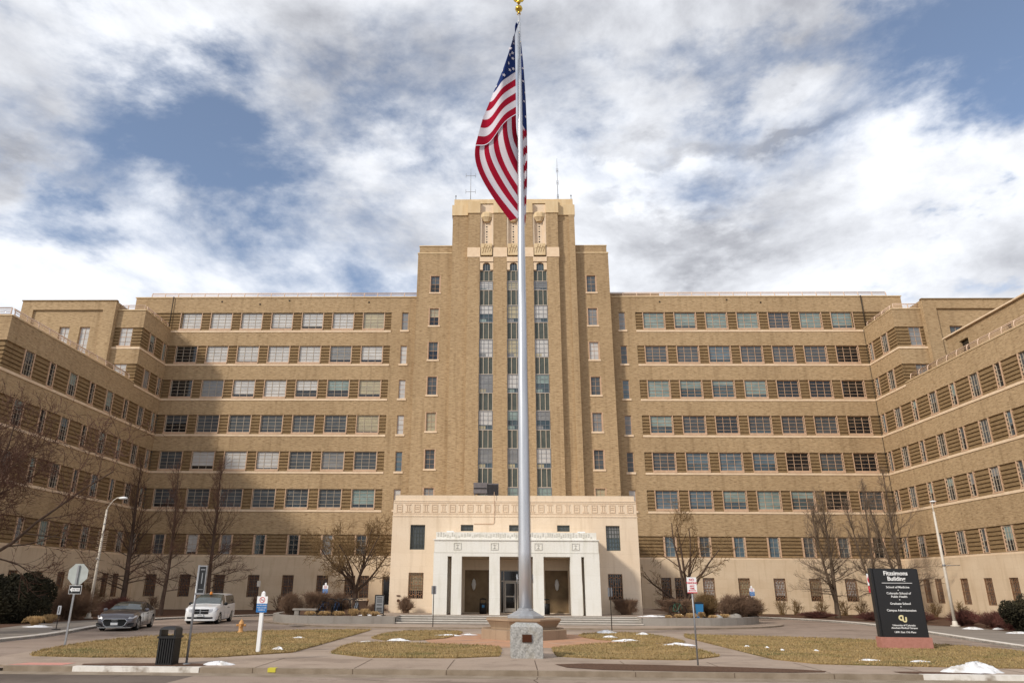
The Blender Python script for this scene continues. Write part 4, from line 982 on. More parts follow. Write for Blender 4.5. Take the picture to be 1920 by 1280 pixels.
for s, v in ((.6, .09), (.75, .17), (.6, .25), (.85, .3), (.6, .36), (.8, .43)): star(Cc, s, v, .11)
mo = empty('granite_monument', (.85, 26.6, 0), 'rough grey granite block with a bronze plaque in front of the flagpole', 'monument')
a = MB(); rr = random.Random(4)
def gblock(u, v):
    pass
prof = [(-.03, 0), (0, .12), (0, .98), (-.02, 1.03), (-.16, 1.11)]
for (ins_, z), (ins2, z2) in zip(prof, prof[1:]):
    pass
sub = 16
def face(o_, du, dv, nn):
    def f(u, v):
        p = Vector(o_) + Vector(du) * u + Vector(dv) * v
        e = min(u, 1 - u, v, 1 - v); q = .02 * math.sin(p.x * 23 + p.z * 17) * math.sin(p.z * 31 - p.y * 13) + .012 * math.sin(p.x * 61 + p.z * 47 + p.y * 53)
        return p + Vector(nn) * (q if e > .02 else 0)
    a.grid(f, sub, sub, smooth=True)
X0, X1, Y0, Y1 = -.54, .54, -.45, .45
face((X0, Y0, 0), (X1 - X0, 0, 0), (0, 0, .98), (0, -1, 0)); face((X0, Y1, 0), (0, Y0 - Y1, 0), (0, 0, .98), (-1, 0, 0)); face((X1, Y0, 0), (0, Y1 - Y0, 0), (0, 0, .98), (1, 0, 0)); face((X1, Y1, 0), (X0 - X1, 0, 0), (0, 0, .98), (0, 1, 0))
T0 = .18
for q in ([(X0, Y0, .98), (X1, Y0, .98), (X1 - T0, Y0 + T0, 1.09), (X0 + T0 + .06, Y0 + T0, 1.11)], [(X1, Y0, .98), (X1, Y1, .98), (X1 - T0, Y1 - T0, 1.09), (X1 - T0, Y0 + T0, 1.09)], [(X1, Y1, .98), (X0, Y1, .98), (X0 + T0, Y1 - T0, 1.1), (X1 - T0, Y1 - T0, 1.09)], [(X0, Y1, .98), (X0, Y0, .98), (X0 + T0 + .06, Y0 + T0, 1.11), (X0 + T0, Y1 - T0, 1.1)], [(X0 + T0 + .06, Y0 + T0, 1.11), (X1 - T0, Y0 + T0, 1.09), (X1 - T0, Y1 - T0, 1.09), (X0 + T0, Y1 - T0, 1.1)]): a.quad(q)
a.build('block', ['granite'], mo)
a = MB(); a.box(-.16, .17, -.492, -.43, .50, .75); a.box(-.145, .155, -.5, -.492, .515, .735, 1); a.build('plaque', ['wood_pot', 'bronze'], mo)

# ------------------------------------------------------------------ signs and posts
def post(t, h, r=.028, m='galvanised', sq=False, z0=0):
    a = MB()
    if sq: a.box(-r, r, -r, r, z0, h)
    else: a.tube([(0, 0, z0), (0, 0, h)], r, 8)
    return a.build('post', [m], t)
# directory sign
ds = empty('directory_sign', (16.35, 31.8, .03), 'tall black directory sign with white lettering on a pink granite plinth', 'sign', rz=R(-4))
a = MB(); a.box(-.98, 1.0, -.25, .25, 0, .41); a.build('plinth', ['pink_granite'], ds)
a = MB(); a.box(-.83, .9, -.15, .15, .412, 3.06); a.box(-.93, -.83, -.10, .17, .412, 3.08); a.box(.9, .96, -.10, .17, .412, 3.04); a.build('panel', ['sign_black'], ds)
y = -.158
for s, z, sz, b in (('Fitzsimons', 2.80, .228, .005), ('Building', 2.585, .228, .005), ('School of Medicine', 2.29, .12, .001), ('Colorado School of', 2.05, .12, .001), ('Public Health', 1.92, .12, .001), ('Graduate School', 1.65, .12, .001), ('Campus Administration', 1.39, .12, .001), ('University of Colorado', .83, .095, .001), ('Anschutz Medical Campus', .73, .095, .001), ('13001 East 17th Place', .57, .095, .001)):
    text('lettering', s, sz, ds, (.04, y, z), FACE, 'sign_white', bold=b)
for z in (2.21, 1.84, 1.57):
    a = MB(); a.quad([(.015, y, z), (.04, y, z - .025), (.065, y, z), (.04, y, z + .025)]); a.build('bullet', ['sign_white'], ds)
a = MB(); a.box(-.56, .64, y - .002, -.149, 2.48, 2.497); a.build('rule', ['sign_white'], ds)
text('emblem', 'C', .27, ds, (-.03, y, 1.05), FACE, 'sign_gold', bold=.016); text('emblem', 'U', .25, ds, (.10, y - .003, .99), FACE, 'sign_gold', bold=.016)
# no parking
s = empty('no_parking_sign', (6.11, 24.45, 0), 'white and red no parking sign on a steel post beside the right pavement', 'sign', rz=R(2))
post(s, 2.62)
a = MB(); a.box(-.155, .155, -.04, -.032, 2.12, 2.60); a.build('plate', ['sign_white'], s)
for t_, z, sz in (('NO', 2.49, .105), ('PARKING', 2.40, .085), ('ANY', 2.31, .075), ('TIME', 2.235, .075)): text('lettering', t_, sz, s, (0, -.044, z), FACE, 'sign_red', bold=.001)
a = MB(); a.box(-.09, .12, -.046, -.04, 2.185, 2.205); a.quad([(-.13, -.046, 2.195), (-.08, -.046, 2.17), (-.08, -.046, 2.22)]); a.box(-.155, .155, -.046, -.04, 2.12, 2.15); a.build('arrow', ['sign_red'], s)
def smoke_sign(x, y, z, h, label, sc=1):
    s = empty('no_smoking_sign', (x, y, z), label, 'sign', 'no smoking signs')
    a = MB(); q = .062; a.box(-q, q, -q, q, 0, h); a.lathe((0, 0, h), [(q * 1.2, 0), (q * 1.3, .03), (.01, .08)], 4, 0, False, R(45)); a.build('post', ['sign_white'], s)
    a = MB(); a.box(-.19, .19, -.085, -.065, h - .64, h - .34, 1); a.box(-.19, .19, -.085, -.065, h - .34, h - .10, 0); a.build('plate', ['sign_white', 'sign_blue'], s)
    a = MB(); n = 20; 
    for i in range(n):
        t0, t1 = 2 * math.pi * i / n, 2 * math.pi * (i + 1) / n
        a.quad([(.1 * math.cos(t0), -.088, h - .22 + .1 * math.sin(t0)), (.1 * math.cos(t1), -.088, h - .22 + .1 * math.sin(t1)), (.078 * math.cos(t1), -.088, h - .22 + .078 * math.sin(t1)), (.078 * math.cos(t0), -.088, h - .22 + .078 * math.sin(t0))])
    a.quad([(-.075, -.089, h - .157), (-.062, -.089, h - .144), (.075, -.089, h - .283), (.062, -.089, h - .296)]); a.build('prohibition_symbol', ['sign_red'], s)
    a = MB(); a.box(-.06, .045, -.087, -.085, h - .23, h - .212); a.box(.05, .062, -.087, -.085, h - .23, h - .212); a.build('cigarette', ['sign_black'], s)
    for t_, zz, sz in (('SMOKE AND', h - .42, .062), ('TOBACCO FREE', h - .50, .048), ('CAMPUS', h - .58, .062)): text('lettering', t_, sz, s, (0, -.088, zz), FACE, 'sign_white', ext=.001)
    return s
smoke_sign(-8.63, 27.3, .02, 1.96, 'near white post with no smoking symbol above blue panel on the left lawn')
smoke_sign(-12.4, 53.0, .40, 1.95, 'small white and blue no smoking sign behind the bicycles left of the entrance')
smoke_sign(19.0, 58.0, .05, 2.3, 'small no smoking sign behind the round shrubs at the right end of the planter')
s = empty('stop_sign', (-16.68, 29.2, 0), 'back of an octagonal stop sign above a one way arrow sign on a steel post', 'sign')
a = MB(); a.box(-.035, .035, -.02, .02, 0, 2.95); a.build('post', ['galvanised'], s, rz=0)
a = MB()
for y0, m_, rr_ in ((.03, 0, .42), ): a.lathe((0, 0, 0), [(rr_, -.006), (rr_, .006)], 8, 0, False, R(22.5))
o = a.build('octagon', ['sign_back'], s, (0, .035, 2.62)); o.rotation_euler = (R(90), 0, 0)
a = MB(); a.lathe((0, 0, 0), [(.40, -.002), (.40, .002)], 8, 0, False, R(22.5)); f = a.build('red_face', ['sign_red'], s, (0, .046, 2.62)); f.rotation_euler = (R(90), 0, 0)
a = MB(); a.box(-.20, .26, -.035, -.028, 1.90, 2.19); a.box(-.215, .275, -.028, -.022, 1.885, 2.205, 1); a.build('one_way_plate', ['sign_black', 'sign_white'], s)
a = MB(); a.box(-.08, .22, -.04, -.035, 1.99, 2.10); a.quad([(-.175, -.04, 2.045), (-.08, -.04, 1.95), (-.08, -.04, 2.14)]); a.build('arrow', ['sign_white'], s)
text('lettering', 'ONE WAY', .075, s, (.07, -.044, 2.02), FACE, 'sign_black', ext=.001)
s = empty('do_not_enter_sign', (25.3, 52.0, .04), 'red and white do not enter sign half hidden behind the black directory sign', 'sign')
post(s, 3.2); a = MB(); a.box(-.38, .38, -.04, -.035, 2.45, 3.21); a.build('plate', ['sign_white'], s)
a = MB(); a.lathe((0, 0, 0), [(.36, -.004), (.36, .004)], 24); o = a.build('red_disc', ['sign_red'], s, (0, -.045, 2.83)); o.rotation_euler = (R(90), 0, 0)
text('lettering', 'DO NOT', .16, s, (0, -.052, 2.91), FACE, 'sign_white', ext=.001); text('lettering', 'ENTER', .16, s, (0, -.052, 2.62), FACE, 'sign_white', ext=.001)
a = MB(); a.box(-.25, .25, -.052, -.05, 2.79, 2.86); a.build('bar', ['sign_white'], s)
a = MB(); a.box(-.38, .38, -.04, -.035, 2.0, 2.4); a.build('red_plate', ['sign_red'], s); text('lettering', 'WRONG', .15, s, (0, -.045, 2.22), FACE, 'sign_white', ext=.001); text('lettering', 'WAY', .15, s, (0, -.045, 2.05), FACE, 'sign_white', ext=.001)
for x, y, h, w, hh, lab in ((-3.98, 44.3, 2.27, .14, .46, 'thin post with a grey sign back in front of the left portico pillar'), (5.85, 41.0, 2.25, .12, .46, 'thin post with a grey sign back in snow right of the flagpole')):
    s = empty('signpost', (x, y, 0), lab, 'signpost', 'thin posts with sign backs'); post(s, h, .024, 'dark_pipe')
    a = MB(); a.box(-w, w, .03, .04, h - hh, h); a.build('plate', ['galvanised'], s)
s = empty('signpost', (-19.6, 60.5, .05), 'small pale sign on a thin post by the wall right of the white van', 'signpost', 'thin posts with sign backs'); post(s, 2.5, .024, 'dark_pipe')
a = MB(); a.box(-.14, .14, -.04, -.03, 2.05, 2.5); a.build('plate', ['sign_pale'], s)
s = empty('delineator_sign', (-22.65, 38.6, .04), 'short black stand with a narrow white plate at the far left kerb', 'sign')
a = MB(); a.tube([(0, 0, 0), (0, 0, .9)], .02, 6); a.lathe((0, 0, 0), [(.22, 0), (.2, .03), (.03, .05)], 12); a.build('stand', ['black_plastic'], s)
a = MB(); a.box(-.09, .09, -.03, -.02, .72, 1.14); a.box(-.02, .02, -.034, -.03, .78, 1.08, 1); a.build('plate', ['sign_white', 'sign_black'], s)
# bus stop post with timetable frame
s = empty('bus_stop_post', (-9.5, 23.3, 0), 'leaning steel post with a framed black timetable panel beside the litter bin', 'bus stop')
a = MB(); a.tube([(0, 0, 0), (.02, 0, 2.85)], .038, 8); a.lathe((0, 0, 0), [(.12, 0), (.12, .02), (.05, .04)], 10); a.build('post', ['galvanised'], s)
a = MB(); a.box(.03, .06, -.05, .03, 2.02, 2.84); a.box(.26, .29, -.05, .03, 2.02, 2.84); a.box(.06, .26, -.05, .03, 2.80, 2.84); a.box(.0, .3, -.06, .03, 1.98, 2.03); a.build('frame', ['galvanised'], s)
a = MB(); a.box(.06, .26, -.03, .02, 2.03, 2.80); a.build('timetable_panel', ['sign_black'], s)
a = MB(); a.box(.145, .175, -.036, -.03, 2.3, 2.62); a.box(.09, .23, -.036, -.03, 2.70, 2.73); a.box(.09, .23, -.036, -.03, 2.12, 2.14); a.build('timetable_print', ['galvanised'], s)
# litter bin
s = empty('litter_bin', (-10.05, 23.2, 0), 'black slatted litter bin with open hood beside the leaning steel post', 'litter bin')
a = MB(); w = .23
for sx in range(-3, 4):
    for sy in (-1, 1): a.box(sx * .07 - .02, sx * .07 + .02, sy * w - .02, sy * w + .02, .04, .74); a.box(sy * w - .02, sy * w + .02, sx * .07 - .02, sx * .07 + .02, .04, .74)
a.box(-.245, .245, -.245, .245, 0, .05); a.box(-.17, .17, -.17, .17, .05, .74); a.build('body', ['black_plastic'], s)
a = MB(); a.box(-.28, .28, -.28, .28, .74, .80); a.box(-.25, -.19, -.24, .24, .8, .98); a.box(.19, .25, -.24, .24, .8, .98); a.lathe((0, 0, .98), [(.34, 0), (.33, .04), (.22, .08), (.05, .1)], 4, 0, False, R(45)); a.build('hood', ['black_plastic'], s)
for x, lab in ((-1.3, 'black waste bin with a blue label inside the left portico opening'), (3.1, 'black waste bin in the shade at the left edge of the right portico opening')):
    s = empty('waste_bin', (x, 53.1, .45), lab, 'waste bin', 'bins in the portico')
    a = MB(); a.lathe((0, 0, 0), [(.22, 0), (.25, .02), (.26, .68), (.24, .7)], 16); a.build('body', ['black_plastic'], s)
    a = MB(); a.tube([(-.2, 0, .7), (-.2, 0, .95), (.2, 0, .95), (.2, 0, .7)], .025, 6); a.lathe((0, 0, .95), [(.25, 0), (.2, .05), (.02, .08)], 14); a.build('lid', ['black_plastic'], s)
    if x < 0: a = MB(); a.box(-.07, .1, -.275, -.262, .42, .58); a.build('label', ['bin_blue'], s)
# street lamps
def lamp(x, y, dx, lab, kind):
    s = empty('street_lamp', (x, y, .04), lab, 'street lamp', 'street lamps')
    a = MB(); a.lathe((0, 0, 0), [(.28, 0), (.28, .06), (.16, .1), (.14, .3), (.11, .34)], 12); a.build('base', ['lamp_paint'], s)
    a = MB(); a.tube([(0, 0, .3), (0, 0, 3.5), (0, 0, 7.15)], [.105, .09, .065], 12); a.build('pole', ['lamp_paint'], s)
    a = MB()
    if kind == 0:
        a.tube([(0, 0, 6.9), (.06, 0, 7.3), (.35, 0, 7.75), (.6, 0, 7.93), (.85, 0, 7.95)], .035, 8); a.build('arm', ['lamp_paint'], s)
        a = MB(); a.lathe((1.02, 0, 7.9), [(.1, -.07), (.17, -.02), (.15, .06), (.05, .11)], 14, sx=1.9); a.build('lamp_head', ['sign_white'], s)
        a = MB(); a.tube([(-.02, -.1, 3.8), (-.1, -.16, 3.85)], .06, 6); a.build('bracket', ['sign_pale'], s)
        a = MB(); a.lathe((0, 0, 6.1), [(.085, 0), (.085, .06)], 12); a.build('collar', ['galvanised'], s)
    else:
        a.tube([(0, 0, 6.9), (0, 0, 7.75)], .035, 8); a.build('arm', ['lamp_paint'], s)
        a = MB(); a.lathe((.02, -.1, 7.8), [(.06, -.05), (.14, -.02), (.12, .03), (.03, .06)], 12, sx=1.5, sy=1.5); a.build('lamp_head', ['sign_white'], s)
        a = MB(); a.tube([(0, 0, 3.72), (1.05, 0, 3.72)], .02, 6); a.build('banner_arm', ['galvanised'], s)
        a = MB(); a.lathe((0, 0, 3.66), [(.1, 0), (.1, .12)], 12); a.build('collar', ['galvanised'], s)
lamp(-27.65, 50.6, 1, 'cream street lamp with curved arm, left of the grey car', 0)
lamp(28.9, 49.6, 1, 'pale street lamp with a banner arm, right of the black directory sign', 1)
# hydrant
s = empty('fire_hydrant', (-12.95, 37.9, .02), 'weathered orange fire hydrant on the driveway edge of the left lawn', 'fire hydrant')
a = MB(); a.lathe((0, 0, 0), [(.15, 0), (.15, .04), (.105, .06), (.10, .36), (.13, .38), (.13, .42), (.11, .44), (.10, .5), (.06, .56), (.03, .57), (.03, .62)], 16); a.build('barrel', ['hydrant_paint'], s)
for sx in (-1, 1): a = MB(); a.tube([(sx * .09, 0, .34), (sx * .2, 0, .34)], .045, 10); a.tube([(sx * .19, 0, .34), (sx * .23, 0, .34)], .06, 8); a.build('hose_cap', ['hydrant_paint'], s)
a = MB(); a.tube([(0, -.09, .32), (0, -.19, .32)], .065, 10); a.build('pumper_cap', ['hydrant_paint'], s)
# small cone, A-frame, bench, pot, bins
s = empty('traffic_cone', (-28.3, 50.3, .046), 'tiny orange cone in front of the dark shrubs left of the street lamp', 'cone'); a = MB(); a.lathe((0, 0, .02), [(.13, 0), (.02, .42)], 12); a.box(-.17, .17, -.17, .17, 0, .025); a.build('cone', ['red_stain'], s)
s = empty('a_frame_sign', (-7.85, 48.7, .45), 'black framed notice board with grey text lines beside the side door', 'sign')
a = MB(); a.box(-.31, -.25, -.03, .03, 0, 1.25); a.box(.25, .31, -.03, .03, 0, 1.25); a.box(-.25, .25, -.03, .03, 1.19, 1.25); a.box(-.25, .25, -.03, .03, .1, .15); a.box(-.42, -.2, -.25, .25, 0, .03); a.box(.2, .42, -.25, .25, 0, .03); a.build('frame', ['black_plastic'], s)
a = MB(); a.box(-.25, .25, -.015, .015, .15, 1.19); a.build('board', ['blind_grey'], s)
a = MB()
for k, z in enumerate((1.05, .92, .8, .62, .42, .32, .22)): a.box(-.17, .17, -.022, -.016, z, z + .05)
a.build('notice_lines', ['black_plastic'], s)
s = empty('stone_bench', (-12.4, 47.9, .40), 'low stone bench with thick legs on the left planter, in front of the round shrubs', 'bench')
a = MB(); a.box(-.75, .75, -.22, .22, .36, .46); a.build('seat', ['terrace_stone'], s)
for sx in (-.5, .5): a = MB(); a.box(sx - .14, sx + .14, -.17, .17, 0, .36); a.build('leg', ['terrace_stone'], s)
s = empty('planter_pot', (-10.3, 56, .45), 'brown square pot with pale rim just right of the tree trunk by the side door', 'plant pot'); a = MB(); a.lathe((0, 0, 0), [(.42, 0), (.55, .75)], 4, 0, False, R(45)); a.lathe((0, 0, .75), [(.6, 0), (.6, .1)], 4, 1, False, R(45)); a.build('pot', ['wood_pot', 'sill'], s)
s = empty('recycling_bin', (12.95, 50.3, .42), 'blue recycling bin half hidden by the shrubs right of the entrance', 'recycling bin'); a = MB(); a.lathe((0, 0, 0), [(.26, 0), (.34, .85)], 4, 0, False, R(40)); a.build('body', ['bin_blue'], s); a = MB(); a.lathe((0, 0, .85), [(.37, 0), (.37, .08), (.1, .14)], 4, 0, False, R(40)); a.build('lid', ['black_plastic'], s)
# rocks
def rock(x, y, z, r, lab, mt='granite'):
    q = random.Random(int(x * 100)); p = [q.random() * 6 for _ in range(4)]; a = MB()
    def f(u, v):
        t = u * 2 * math.pi; ph_ = v * math.pi / 2; k = r * (1 + .18 * math.sin(2 * t + p[0]) + .12 * math.sin(3 * t + p[1] + 4 * v))
        return (k * 1.3 * math.cos(t) * math.cos(ph_), k * math.sin(t) * math.cos(ph_), k * .75 * math.sin(ph_))
    a.grid(f, 14, 6); o = a.build('boulder', [mt], None, (x, y, z)); tag(o, lab, 'boulder', 'rocks in the planter')
rock(13.7, 49.0, .40, .28, 'small boulder at the left foot of the round shrubs on the right planter'); rock(15.0, 49.6, .40, .33, 'pale boulder between the round shrubs on the right planter', 'terrace_stone')
# bicycles and racks
def ring(a, c, r, t, n=20, axis='y', mi=0):
    a.tube([(c[0] + r * math.cos(2 * math.pi * i / n), c[1], c[2] + r * math.sin(2 * math.pi * i / n)) for i in range(n + 1)], t, 5, mi, False)
def bike(mc, lab):
    s = empty('bicycle', (0, 0, 0), lab, 'bicycle', 'parked bicycles')
    a = MB(); P_ = {'bb': (0, 0, .28), 'seat': (-.18, 0, .78), 'head': (.38, 0, .78), 'rear': (-.45, 0, .34), 'front': (.55, 0, .34)}
    for p, q in (('bb', 'seat'), ('bb', 'head'), ('seat', 'head'), ('seat', 'rear'), ('bb', 'rear'), ('head', 'front')): a.tube([P_[p], P_[q]], .022, 6)
    a.build('frame', [mc], s)
    for c in ('rear', 'front'):
        a = MB(); ring(a, P_[c], .33, .022)
        for k in range(8): t = math.pi * k / 4; a.tube([P_[c], (P_[c][0] + .32 * math.cos(t), 0, .34 + .32 * math.sin(t))], .004, 3)
        a.build('wheel', ['tyre'], s)
    a = MB(); a.tube([(.38, 0, .78), (.36, 0, .98)], .02, 6); a.tube([(.42, -.28, .98), (.36, -.1, 1.0), (.36, .1, 1.0), (.42, .28, .98)], .018, 6); a.build('handlebar', ['black_plastic'], s)
    a = MB(); a.box(-.32, -.06, -.06, .06, .84, .89); a.tube([(-.18, 0, .76), (-.19, 0, .86)], .018, 6); a.build('saddle', ['black_plastic'], s)
    a = MB(); ring(a, (0, 0, .28), .09, .012, 12); a.tube([(0, -.08, .28), (.12, -.1, .18)], .015, 4); a.build('crank', ['chrome'], s)
    return s
b0 = bike('bike_blue', 'dark blue bicycle, leftmost in the rack left of the entrance'); b0.location = (-11.6, 49.3, .41); b0.rotation_euler = (R(8), 0, R(65))
for lab, x, y, rz, rx in (('bicycle in the middle of the rack, left of the tree trunk', -10.75, 49.6, 78, -6), ('bicycle at the right end of the rack, just left of the tree trunk', -9.6, 49.8, 88, 5), ('bicycle leaning beside the multi-stemmed tree right of the entrance', 11.9, 51.8, 35, -9)):
    c = copy_tree(b0); c['label'] = lab; c.location = (x, y, .41 if x < 0 else .45); c.rotation_euler = (R(rx), 0, R(rz))
    if 'right end' in lab or 'leaning' in lab:
        me = [k for k in c.children if k.name.startswith('frame')][0]; me.data = me.data.copy(); me.data.materials[0] = M['bike_grey' if 'end' in lab else 'green_paint']
def rackm():
    a = MB(); a.tube([(-.3, 0, 0), (-.3, 0, .7), (-.27, 0, .85), (-.15, 0, .96), (.0, 0, 1.0), (.15, 0, .96), (.27, 0, .85), (.3, 0, .7), (.3, 0, 0)], .03, 8); return a.mesh('bike_rack', ['rack_black'])
rm = rackm()
for x, y, lab in ((-11.35, 50.4, 'black hoop bike rack behind the leftmost bicycles'), (-10.35, 50.4, 'black hoop bike rack behind the middle bicycle'), (-9.95, 50.9, 'black hoop bike rack left of the bicycle by the tree'), (14.9, 51.6, 'pale hoop among the shrubs right of the blue bin')):
    o = inst('bike_rack', rm, None, (x, y, .41)); tag(o, lab, 'bike rack', 'hoop bike racks')

# ------------------------------------------------------------------ vehicles
def car_loft(st, half, rows):
    # st: list of stations along x; half: function(station) -> list of (y, z) half section
    return
def build_car(kind):
    """length along local x, nose at +x"""
    if kind == 'van':
        L = 5.15; W = .98
        prof = [  # x, zbottom, zside(belt), ztop, half width, half width top
            (2.58, .42, .62, .64, .70, .62), (2.52, .28, .78, .82, .86, .76), (2.38, .22, .92, .98, .94, .84), (1.95, .20, 1.00, 1.08, .97, .88), (1.55, .20, 1.05, 1.14, .98, .90),
            (1.20, .20, 1.07, 1.32, .98, .86), (.75, .20, 1.08, 1.56, .98, .79), (.30, .20, 1.09, 1.70, .98, .76), (-.1, .20, 1.10, 1.745, .98, .76), (-.9, .20, 1.11, 1.76, .98, .76), (-1.7, .20, 1.13, 1.755, .98, .76), (-2.2, .22, 1.14, 1.72, .96, .74), (-2.45, .26, 1.12, 1.60, .93, .72), (-2.57, .40, 1.0, 1.15, .86, .74)]
        wf, wr_, wrad = 1.62, -1.42, .34; paint = 'car_white'; cab = (5, 12); bumper = .2
    else:
        L = 4.95; W = .95
        prof = [(2.47, .32, .50, .52, .62, .5), (2.42, .20, .66, .70, .80, .68), (2.25, .17, .78, .84, .90, .80), (1.85, .16, .84, .92, .94, .84), (1.35, .16, .88, .97, .95, .86), (.95, .16, .90, 1.00, .95, .84),
                (.55, .16, .91, 1.18, .95, .74), (.15, .16, .92, 1.33, .95, .66), (-.3, .16, .93, 1.40, .95, .62), (-.9, .16, .94, 1.39, .95, .62), (-1.4, .17, .95, 1.28, .95, .66), (-1.85, .18, .96, 1.13, .93, .74), (-2.25, .22, .94, 1.01, .88, .78), (-2.46, .34, .82, .86, .78, .68)]
        wf, wr_, wrad = 1.50, -1.43, .345; paint = 'car_grey'; cab = (5, 12)
    # densify
    def cat(v, i, t):
        p0, p1, p2, p3 = v[max(i - 1, 0)], v[i], v[min(i + 1, len(v) - 1)], v[min(i + 2, len(v) - 1)]
        return [.5 * ((2 * b) + (-a + c) * t + (2 * a - 5 * b + 4 * c - d) * t * t + (-a + 3 * b - 3 * c + d) * t ** 3) for a, b, c, d in zip(p0, p1, p2, p3)]
    S = []
    K = 5
    for i in range(len(prof) - 1):
        for k in range(K): S.append((i + k / K, cat(prof, i, k / K)))
    S.append((len(prof) - 1, list(prof[-1])))
    def sec(s):
        x, zb, zs, zt, w, wt = s
        roof = zt - zs
        pts = [(0, zb), (w * .80, zb), (w * .96, zb + .06), (w * 1.0, zb + (zs - zb) * .35), (w * .995, zb + (zs - zb) * .7), (w * .965, zs - .03), (w * .94, zs + .005)]
        for q in (.25, .5, .75, .9): pts.append((lerp(w * .93, wt, q ** 1.1), zs + roof * (q * .93)))
        pts += [(wt * .90, zs + roof * .965), (wt * .6, zs + roof * .995), (0, zt + (.015 if roof > .3 else .02))]
        # wheel arch
        out = []
        for (yy, zz) in pts:
            for wx in (wf, wr_):
                d = abs(x - wx)
                if d < wrad + .05 and yy > w * .7:
                    za = math.sqrt(max(0, (wrad + .05) ** 2 - d * d)) + wrad - .0
                    if zz < za and zz < zs - .08: zz = min(za, zs - .1)
            out.append((yy, zz))
        return out
    secs = [sec(s[1]) for s in S]; NR = len(secs[0])
    body = MB(); glass = MB(); ws = MB()
    def V(i, j, sg, off=0): y_, z_ = secs[i][j]; return (S[i][1][0], sg * (y_ + off * (1 if j < NR - 2 else 0)), z_ + off * .4)
    for i in range(len(S) - 1):
        si = S[i][0] + .5 / K
        for j in range(NR - 1):
            for sg in (1, -1):
                q = [V(i, j, sg), V(i + 1, j, sg), V(i + 1, j + 1, sg), V(i, j + 1, sg)]
                if sg < 0: q = q[::-1]
                sidewin = cab[0] + .55 < si < cab[1] - .35 and 6 <= j <= 9 and (S[i][1][3] - S[i][1][2] > .17)
                if kind == 'van': front = 4.25 < si < 7.35 and j >= 10; sidewin = sidewin and si < 12.1
                else: front = 5.05 < si < 7.5 and j >= 10
                rear = (si > (12.2 if kind == 'van' else 9.6)) and si < (13 if kind == 'van' else 11.8) and j >= 10
                pil = [7.4] if kind == 'van' else [8.15, 10.6]
                if sidewin and not any(abs(si - p) < .13 for p in pil): glass.quad(q, 0, True)
                elif front and not (j == 10 and False): ws.quad(q, 0, True)
                elif rear: glass.quad(q, 0, True)
                else: body.quad(q, 0, True)
    for e in (0, len(S) - 1):
        pts = [V(e, j, 1) for j in range(NR)] + [V(e, j, -1) for j in range(NR - 2, 0, -1)]; body.quad(pts if e == 0 else pts[::-1])
    # underside and sills
    body.box(-2.2, 2.2, -.8, .8, .17, .3, 1)
    return body, glass, ws, (wf, wr_, wrad, W, paint)
